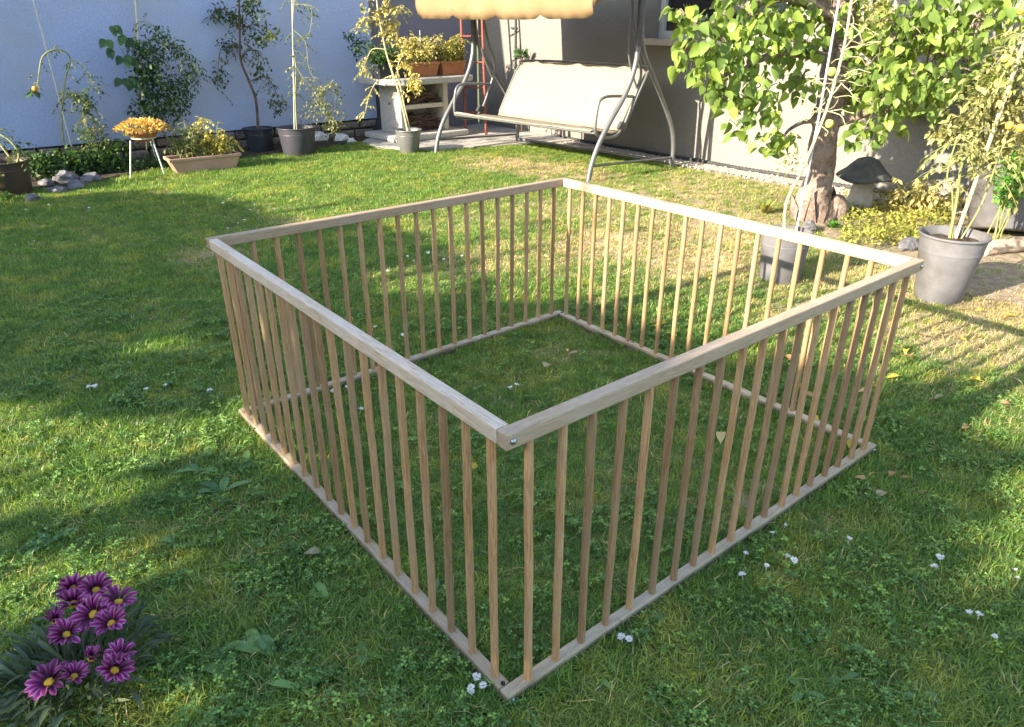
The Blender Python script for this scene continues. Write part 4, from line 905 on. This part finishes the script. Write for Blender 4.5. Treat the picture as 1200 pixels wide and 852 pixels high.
# ================================================================== lawn cover
def inpoly(x, y, poly):
    c = False; n = len(poly); j = n-1
    for i in range(n):
        xi, yi = poly[i][:2]; xj, yj = poly[j][:2]
        if (yi > y) != (yj > y) and x < (xj-xi)*(y-yi)/(yj-yi)+xi: c = not c
        j = i
    return c
hidden = bpy.data.collections.new('tufts')
def tuft(name, n, rad, lmin, lmax, wd, lean, seed, mat):
    mb = MB(); r = random.Random(seed); c2 = bpy.data.collections
    for i in range(n):
        a = r.random()*6.28; q = rad*math.sqrt(r.random()); p = Vector((math.cos(a)*q, math.sin(a)*q, -.002)); az = r.random()*6.28
        L_ = r.uniform(lmin, lmax); le = lean*r.uniform(.3, 1.4); d = Vector((math.cos(az), math.sin(az), 0)); s_ = Vector((-d.y, d.x, 0))
        w_ = wd*r.uniform(.6, 1.2)
        p1 = p+Vector((0, 0, L_*.5))*(1-.2*le)+d*L_*.28*le; p2 = p+Vector((0, 0, L_*max(.25, .95-.45*le)))+d*L_*.8*le
        s2 = (s_+Vector((r.uniform(-.5, .5), r.uniform(-.5, .5), 0))).normalized()
        mb.add([p-s_*w_/2, p+s_*w_/2, p1+s2*w_/2, p1-s2*w_/2, p2], [(0, 1, 2, 3), (3, 2, 4)], True)
    me = bpy.data.meshes.new(name); me.from_pydata(mb.v, [], mb.f); me.polygons.foreach_set('use_smooth', mb.sm); me.update(); me.materials.append(M[mat])
    return bpy.data.objects.new(name, me)
def cloverobj(seed):
    mb = MB(); r = random.Random(seed)
    for i in range(7):
        c = Vector((r.uniform(-.02, .02), r.uniform(-.02, .02), r.uniform(.014, .034))); a0 = r.random()*6.28; s_ = r.uniform(.005, .0085); tl = Vector((r.uniform(-.4, .4), r.uniform(-.4, .4), 1)).normalized()
        m_ = tl.to_track_quat('Z', 'Y').to_matrix()
        for k in range(3):
            a = a0+k*2.094; vs = [Vector((0, 0, 0))]
            for (rr, da) in ((.75, -.62), (1.12, -.36), (1.05, 0), (1.12, .36), (.75, .62)): vs.append(Vector((math.cos(a+da)*rr*s_, math.sin(a+da)*rr*s_, .0012*(da != 0))))
            mb.add([c+m_ @ v for v in vs], [(0, 1, 2, 3), (0, 3, 4, 5)], True)
        mb.tube([(c.x*.4, c.y*.4, 0), c], .0007, 3, False)
    me = bpy.data.meshes.new('clover'); me.from_pydata(mb.v, [], mb.f); me.update(); me.materials.append(M['clover']); return bpy.data.objects.new('clover', me)
def scatter(name, pts, objs, label, cat, mat):
    c = bpy.data.collections.new(name+'_src')
    for o in objs: c.objects.link(o)
    me = bpy.data.meshes.new(name); me.from_pydata([p[:3] for p in pts], [], [])
    at = me.attributes.new('sc', 'FLOAT', 'POINT'); at.data.foreach_set('value', [p[3] for p in pts])
    o = bpy.data.objects.new(name, me); col.objects.link(o); me.materials.append(M[mat])
    ng = bpy.data.node_groups.new(name, 'GeometryNodeTree')
    ng.interface.new_socket('Geometry', in_out='INPUT', socket_type='NodeSocketGeometry'); ng.interface.new_socket('Geometry', in_out='OUTPUT', socket_type='NodeSocketGeometry')
    N = ng.nodes; Lk = ng.links
    gi, go = N.new('NodeGroupInput'), N.new('NodeGroupOutput')
    ci = N.new('GeometryNodeCollectionInfo'); ci.inputs['Collection'].default_value = c; ci.inputs['Separate Children'].default_value = True; ci.inputs['Reset Children'].default_value = True
    ip = N.new('GeometryNodeInstanceOnPoints'); ip.inputs['Pick Instance'].default_value = True
    rv = N.new('FunctionNodeRandomValue'); rv.data_type = 'FLOAT_VECTOR'; rv.inputs['Min'].default_value = (-.22, -.22, 0); rv.inputs['Max'].default_value = (.22, .22, 6.283)
    er = N.new('FunctionNodeEulerToRotation'); Lk.new(rv.outputs['Value'], er.inputs[0]); Lk.new(er.outputs[0], ip.inputs['Rotation'])
    na = N.new('GeometryNodeInputNamedAttribute'); na.data_type = 'FLOAT'; na.inputs['Name'].default_value = 'sc'; Lk.new(na.outputs['Attribute'], ip.inputs['Scale'])
    Lk.new(gi.outputs[0], ip.inputs['Points']); Lk.new(ci.outputs[0], ip.inputs['Instance']); Lk.new(ip.outputs[0], go.inputs[0])
    md = o.modifiers.new('scatter', 'NODES'); md.node_group = ng
    return tag(o, label, cat, kind='stuff')
GZP = G(82, 842)
rng = random.Random(90); gp, dp, cp_ = [], [], []
TWr = TW+.004
def onrail(x, y):
    return (-.004 < x < LP+.004 and -.004 < y < LP+.004) and not (TWr < x < LP-TWr and TWr < y < LP-TWr)
tries = 0
for ring_, (d0, d1, den) in enumerate(((.0, 1.9, 3400), (1.9, 3.2, 2600), (3.2, 5.2, 1500), (5.2, 9.5, 800))):
    area = (7.2+1.9)*(8.2+2.2)
    for i in range(int(area*den)):
        x = rng.uniform(-1.9, 5.35); y = rng.uniform(-2.2, 7.6)
        d = (Vector((x, y, 0))-CAM); z = d.dot(F_)
        dist = math.hypot(d.x, d.y)
        if not (d0 <= dist < d1) or z < .5: continue
        u = 600+FOC*d.dot(RT)/z; v = 426-FOC*d.dot(UP)/z
        m_ = 90+260/z
        if not (-m_ < u < 1200+m_ and v < 852+160): continue
        if onrail(x, y): continue
        if y > 6.5 and inpoly(x, y, BED): continue
        if y > 5.6 and inpoly(x, y, PAVE): continue
        if x > 3.3 and inpoly(x, y, EARTH) and rng.random() < .80: continue
        if x > 5.2: continue
        bv = bare(x, y)
        sc = 1.0+.25*noise.noise(Vector((x*2.2, y*2.2, 5)))
        if .0 < x < LP and 0 < y < LP: sc *= .82
        if y > 3.5 and x < 3: sc *= 1.1
        r_ = rng.random()
        if r_ < bv*1.15-.12:
            if rng.random() < .85: dp.append((x, y, 0, sc*rng.uniform(.5, .95)))
            if rng.random() < .22: gp.append((x, y, 0, sc*rng.uniform(.4, .7)))
        else:
            gp.append((x, y, 0, sc*rng.uniform(.75, 1.2)))
            if rng.random() < .055+.10*max(0, bv): dp.append((x, y, 0, sc*rng.uniform(.6, 1.0)))
        cn = noise.noise(Vector((x*3.1, y*3.1, 11)))+.5*noise.noise(Vector((x*9, y*9, 2)))
        if dist < 4.2 and cn > -.12 and rng.random() < (.05 if (0 < x < LP and 0 < y < LP) else .13) and bv < .45: cp_.append((x, y, 0, rng.uniform(.75, 1.25)))
for i in range(2600):      # longer blades the mower missed along the bottom rails
    t = rng.uniform(-.01, LP+.01); s_ = rng.choice((-1, 1)); o_ = rng.uniform(.006, .03)
    e = rng.randrange(4); a = (-o_ if s_ < 0 else TW+o_)
    x, y = ((t, a), (a, t), (t, LP-a), (LP-a, t))[e]
    if noise.noise(Vector((x*5, y*5, 3))) > -.25 and not onrail(x, y): gp.append((x, y, 0, rng.uniform(.8, 1.35)))
T1 = [tuft('tuft', 18, .027, .018, .048, .0025, 1.1, s_, 'grass') for s_ in range(6)]
scatter('lawn_grass', gp, T1, 'short mown green lawn grass covering the garden', 'grass', 'grass')
T2 = [tuft('straw', 11, .03, .02, .06, .0024, 1.5, 20+s_, 'straw') for s_ in range(4)]
scatter('dry_grass', dp, T2, 'dry straw coloured blades in worn patches of the lawn', 'dry grass', 'straw')
T3 = [cloverobj(s_) for s_ in range(4)]
scatter('clover', cp_, T3, 'small round clover leaves spread through the lawn', 'clover', 'clover')
print('grass', len(gp), len(dp), len(cp_))

def where(p):
    if 0 < p.x < LP and 0 < p.y < LP: return 'inside the playpen'
    if -.45 < p.x < LP+.45 and -.6 < p.y < LP+.45: return 'just outside the playpen'
    if p.x > LP+.4: return 'between playpen and the potted plants' if p.y < 3 else 'in front of the swing seat'
    if p.y > 4.2: return 'before the flower bed'
    return 'on the open lawn'
# daisies and white clover heads
dm = []
for k in range(3):
    mb = MB(); r = random.Random(k)
    for a in range(14+k*3):
        an = a*2.4; s_ = .010*(1 if k < 2 else .8); mb.leaf(Vector((math.cos(an)*.002, math.sin(an)*.002, .001*(a % 3))), Vector((math.cos(an), math.sin(an), r.uniform(.1, .8))), (0, 0, 1), s_, s_*.42, .2, 'strap')
    me = bpy.data.meshes.new('daisy'); me.from_pydata([(x, y, z+.032) for x, y, z in mb.v]+[(-.0008, 0, 0), (.0008, 0, 0), (.0008, 0, .033), (-.0008, 0, .033)], [], mb.f+[tuple(len(mb.v)+i for i in range(4))]); me.update(); me.materials.append(M['daisy']); dm.append(me)
DA = [(737, 746), (732, 749), (870, 649), (873, 676), (899, 664), (928, 654), (921, 652), (917, 616), (908, 627), (994, 632), (1104, 654), (1099, 666), (1147, 722), (1139, 719), (1166, 747), (1192, 671), (1195, 681), (557, 795), (553, 806), (568, 803), (545, 812), (604, 452), (598, 455), (440, 384), (470, 392), (310, 452), (392, 458), (408, 453), (420, 480),
 (255, 232), (262, 238), (243, 240), (270, 233), (292, 246), (297, 240), (302, 248), (322, 246), (285, 258), (278, 262), (268, 268), (30, 246), (58, 240), (42, 292), (40, 283), (104, 244), (88, 244), (70, 303), (105, 454), (112, 453), (172, 457), (195, 452), (246, 458), (502, 296), (512, 300), (522, 304), (478, 300), (486, 306), (455, 318), (542, 300), (620, 318), (602, 322), (690, 262), (664, 290), (640, 240)]
rng = random.Random(91)
for (u, v) in DA:
    p = G(u, v, .03); o = bpy.data.objects.new('daisy', dm[rng.randrange(3)]); col.objects.link(o); o.location = (p.x, p.y, 0); o.rotation_euler = (rng.uniform(-.3, .3), rng.uniform(-.3, .3), rng.random()*6); s_ = rng.uniform(.62, 1.05)*(1 if v > 550 else 1.2); o.scale = (s_, s_, 1)
    tag(o, 'tiny white flower head in the grass '+where(p), 'flower', 'small white flowers dotted over the lawn')
# fallen leaves
fm = []
for mat in ('fallen_y', 'fallen_b', 'fallen_p'):
    for k in range(2):
        mb = MB(); mb.leaf(Vector((-.5, 0, .12)), (1, 0, .1), (0, 0, 1), 1, .62+.12*k, .35+.2*k, 'heart', .1+.25*k); mb.tube([(-.78, .03, .1), (-.5, 0, .12)], .018, 4, False)
        me = bpy.data.meshes.new('fallen_leaf'); me.from_pydata(mb.v, [], mb.f); me.polygons.foreach_set('use_smooth', mb.sm); me.update(); me.materials.append(M[mat]); fm.append(me)
FA = [(555, 546, 0), (845, 512, 2), (872, 528, 2), (672, 414, 1), (663, 410, 1), (641, 427, 2), (765, 376, 1), (778, 378, 0), (770, 384, 0), (905, 455, 0), (902, 462, 1), (938, 452, 0), (945, 462, 1), (925, 420, 1), (955, 490, 0), (1046, 442, 0), (1140, 445, 0), (1096, 384, 0), (1062, 411, 0), (1066, 418, 1), (1150, 363, 0), (1182, 370, 0), (1166, 380, 0), (1180, 473, 1), (1193, 447, 2), (1131, 500, 1), (1094, 468, 1), (1100, 466, 2), (1046, 556, 1), (1060, 560, 1), (365, 647, 2), (368, 649, 2), (1012, 458, 1), (995, 520, 0), (830, 326, 0), (800, 298, 2), (822, 276, 0), (812, 352, 2), (742, 404, 2), (880, 345, 2), (700, 300, 1), (655, 262, 1), (740, 262, 0), (1035, 578, 2), (1008, 560, 1), (1128, 398, 0), (1108, 374, 2), (610, 290, 1), (640, 300, 1), (1078, 392, 1), (1150, 410, 0), (690, 345, 2), (860, 300, 1)]
KN = ('yellow fallen leaf lying on the grass', 'brown fallen leaf lying on the grass', 'pale withered fallen leaf lying on the grass'); KG = ('yellow fallen leaves', 'brown fallen leaves', 'pale fallen leaves')
for (u, v, k) in FA:
    p = G(u, v, .03); o = bpy.data.objects.new('fallen_leaf', fm[k*2+rng.randrange(2)]); col.objects.link(o); o.location = (p.x, p.y, .026); o.rotation_euler = (rng.uniform(-.3, .3), rng.uniform(-.3, .3), rng.random()*6); s_ = rng.uniform(.030, .05); o.scale = (s_, s_*rng.uniform(.8, 1.1), s_)
    tag(o, KN[k].replace(' lying on the grass', ' lying '+where(p)), 'leaf', KG[k])
# broad-leaved weeds
WD = [(305, 770, 3, .075), (322, 772, 3, .075), (268, 798, 2, .07), (354, 812, 4, .06), (262, 580, 6, .075), (235, 555, 5, .06), (290, 545, 5, .06), (385, 705, 3, .055), (510, 700, 4, .04), (905, 690, 6, .035), (985, 800, 4, .04), (1075, 820, 5, .04), (150, 470, 5, .06), (60, 640, 4, .06), (830, 790, 4, .035), (700, 800, 4, .035), (430, 770, 5, .04), (205, 640, 4, .05), (940, 815, 5, .045)]
for i, (u, v, n, L_) in enumerate(WD):
    b = G(u, v); t = thing('dandelion', b, ('pair of upright' if n < 4 else 'flat rosette of')+' broad green weed leaves '+where(b), 'weed', 'broad leaved weeds in the lawn'); r = random.Random(100+i)
    for k in range(n):
        a = r.random()*6.28 if n > 3 else 1.9+r.uniform(-.6, .6); mb = MB(); mb.leaf(Vector((0, 0, .012)), Vector((math.cos(a), math.sin(a), r.uniform(.3, .7))), (0, 0, 1), L_*r.uniform(.8, 1.2), L_*r.uniform(.32, .45), .2, 'strap', .45)
        o = mb.build('leaf', 'weed'); o.parent = t

# ================================================================== trees added outside the frame, west of the lawn, crowns shaped to shade it
LIT = []      # sun flecks on the lawn, as ground polygons
for poly in ([(-60, 470), (60, 480), (110, 500), (60, 530), (-60, 540)], [(90, 520), (200, 500), (265, 490), (330, 505), (300, 530), (220, 535), (130, 560)], [(-60, 560), (60, 565), (140, 560), (180, 580), (120, 610), (40, 600), (-60, 620)], [(-80, 650), (60, 660), (150, 650), (235, 660), (180, 690), (90, 700), (60, 740), (-60, 760)], [(150, 660), (240, 665), (230, 700), (165, 700)], [(150, 800), (240, 815), (230, 852), (170, 860)],
    [(1030, 430), (1080, 425), (1090, 445), (1040, 455)], [(1150, 560), (1230, 545), (1240, 640), (1180, 640)], [(1165, 655), (1240, 650), (1240, 710), (1180, 700)], [(1120, 600), (1150, 590), (1150, 625), (1125, 630)], [(1130, 480), (1220, 455), (1230, 500), (1160, 510)], [(170, 400), (220, 395), (225, 412), (175, 415)], [(440, 318), (520, 315), (560, 340), (470, 345)], [(600, 318), (660, 312), (730, 330), (650, 352), (600, 345)], [(840, 395), (900, 380), (930, 410), (870, 420)], [(285, 470), (330, 500), (420, 600), (400, 600), (300, 510)]):
    c_ = Vector((sum(q[0] for q in poly)/len(poly), sum(q[1] for q in poly)/len(poly), 0)); k_ = 1.28 if c_.x < 400 and c_.y > 430 else 1.1
    LIT.append([G(c_.x+(u-c_.x)*k_, c_.y+(v-c_.y)*k_) for u, v in poly])
EDGE = [(-200, 232), (60, 226), (180, 224), (300, 236), (345, 262), (420, 258), (500, 275), (560, 310), (600, 352), (700, 352), (780, 385), (900, 415), (1050, 440), (1130, 452), (1220, 478), (1400, 520)]
EG = [G(u, v) for u, v in EDGE]
SHADE = [(p.x, p.y) for p in EG]+[(4.5, -6), (-6, -6), (-6, 8)]
rng = random.Random(110)
def shadowpt(p): t_ = p.z/-SUNV.z; return p+SUNV*t_
crowns = [(-6.3, 5.1, 1.3), (-6.0, 3.2, 1.3), (-6.2, 1.3, 1.3), (-5.9, -.6, 1.3), (-6.2, -2.5, 1.3), (-6.0, -4.4, 1.3)]
tl = ['northmost', 'second', 'third', 'fourth', 'fifth', 'southmost']
trees = []
for i, (x, y, r_) in enumerate(crowns):
    t = thing('shade_tree', Vector((x, y, 0)), 'leafy tree added out of view to shade the lawn, the %s in its row' % tl[i], 'tree', 'unseen shade trees added west of the lawn')
    mb = MB(); rough_tube(mb, [(x, y, -.02), (x+.05, y+.05, 1.2), (x-.05, y-.02, 2.4), (x, y, 3.6)], [.13, .10, .07, .02], 10, .2); part(mb, 'trunk', 'bark', t)
    mb = MB()
    for k in range(8): a = k*2.4; z = .8+.3*k; stemtube(mb, [(x, y, z), (x+math.cos(a)*.4, y+math.sin(a)*.4, z+.25), (x+math.cos(a)*.8, y+math.sin(a)*.9, z+.5)], .035, .01, 6)
    part(mb, 'limbs', 'bark', t); trees.append((t, MB()))
for i in range(72000):
    y = rng.uniform(-5.6, 6.6); z = rng.uniform(.05, 4.7)
    k = min(range(6), key=lambda q: abs(crowns[q][1]-y)); cx = crowns[k][0]
    x = cx+rng.uniform(-.75, .75)
    p = Vector((x, y, z))
    s_ = rng.uniform(.08, .14); dl = rvec(rng); ok = True
    for e_ in (p, p+dl*s_*.5, p+dl*s_):
        g_ = shadowpt(e_); g2 = g_+Vector((.09*noise.noise(g_*4), .09*noise.noise(g_*4+Vector((9, 0, 0))), 0))
        if not inpoly(g2.x, g2.y, SHADE) or any(inpoly(g2.x, g2.y, q) for q in LIT): ok = False; break  # drops leaves that would shadow the wanted flecks and sunlit ground
    if not ok and rng.random() < .998: continue
    n_ = (Vector((-1, 0, .5))+rvec(rng)*.7); sd_ = dl.cross(n_).normalized()*s_*.42; dl = dl*s_
    trees[k][1].add([p, p+dl*.3+sd_, p+dl*.7+sd_*.9, p+dl, p+dl*.7-sd_*.9, p+dl*.3-sd_], [(0, 1, 2, 3, 4, 5)])
for t, mb in trees: part(mb, 'crown', 'hedge', t)
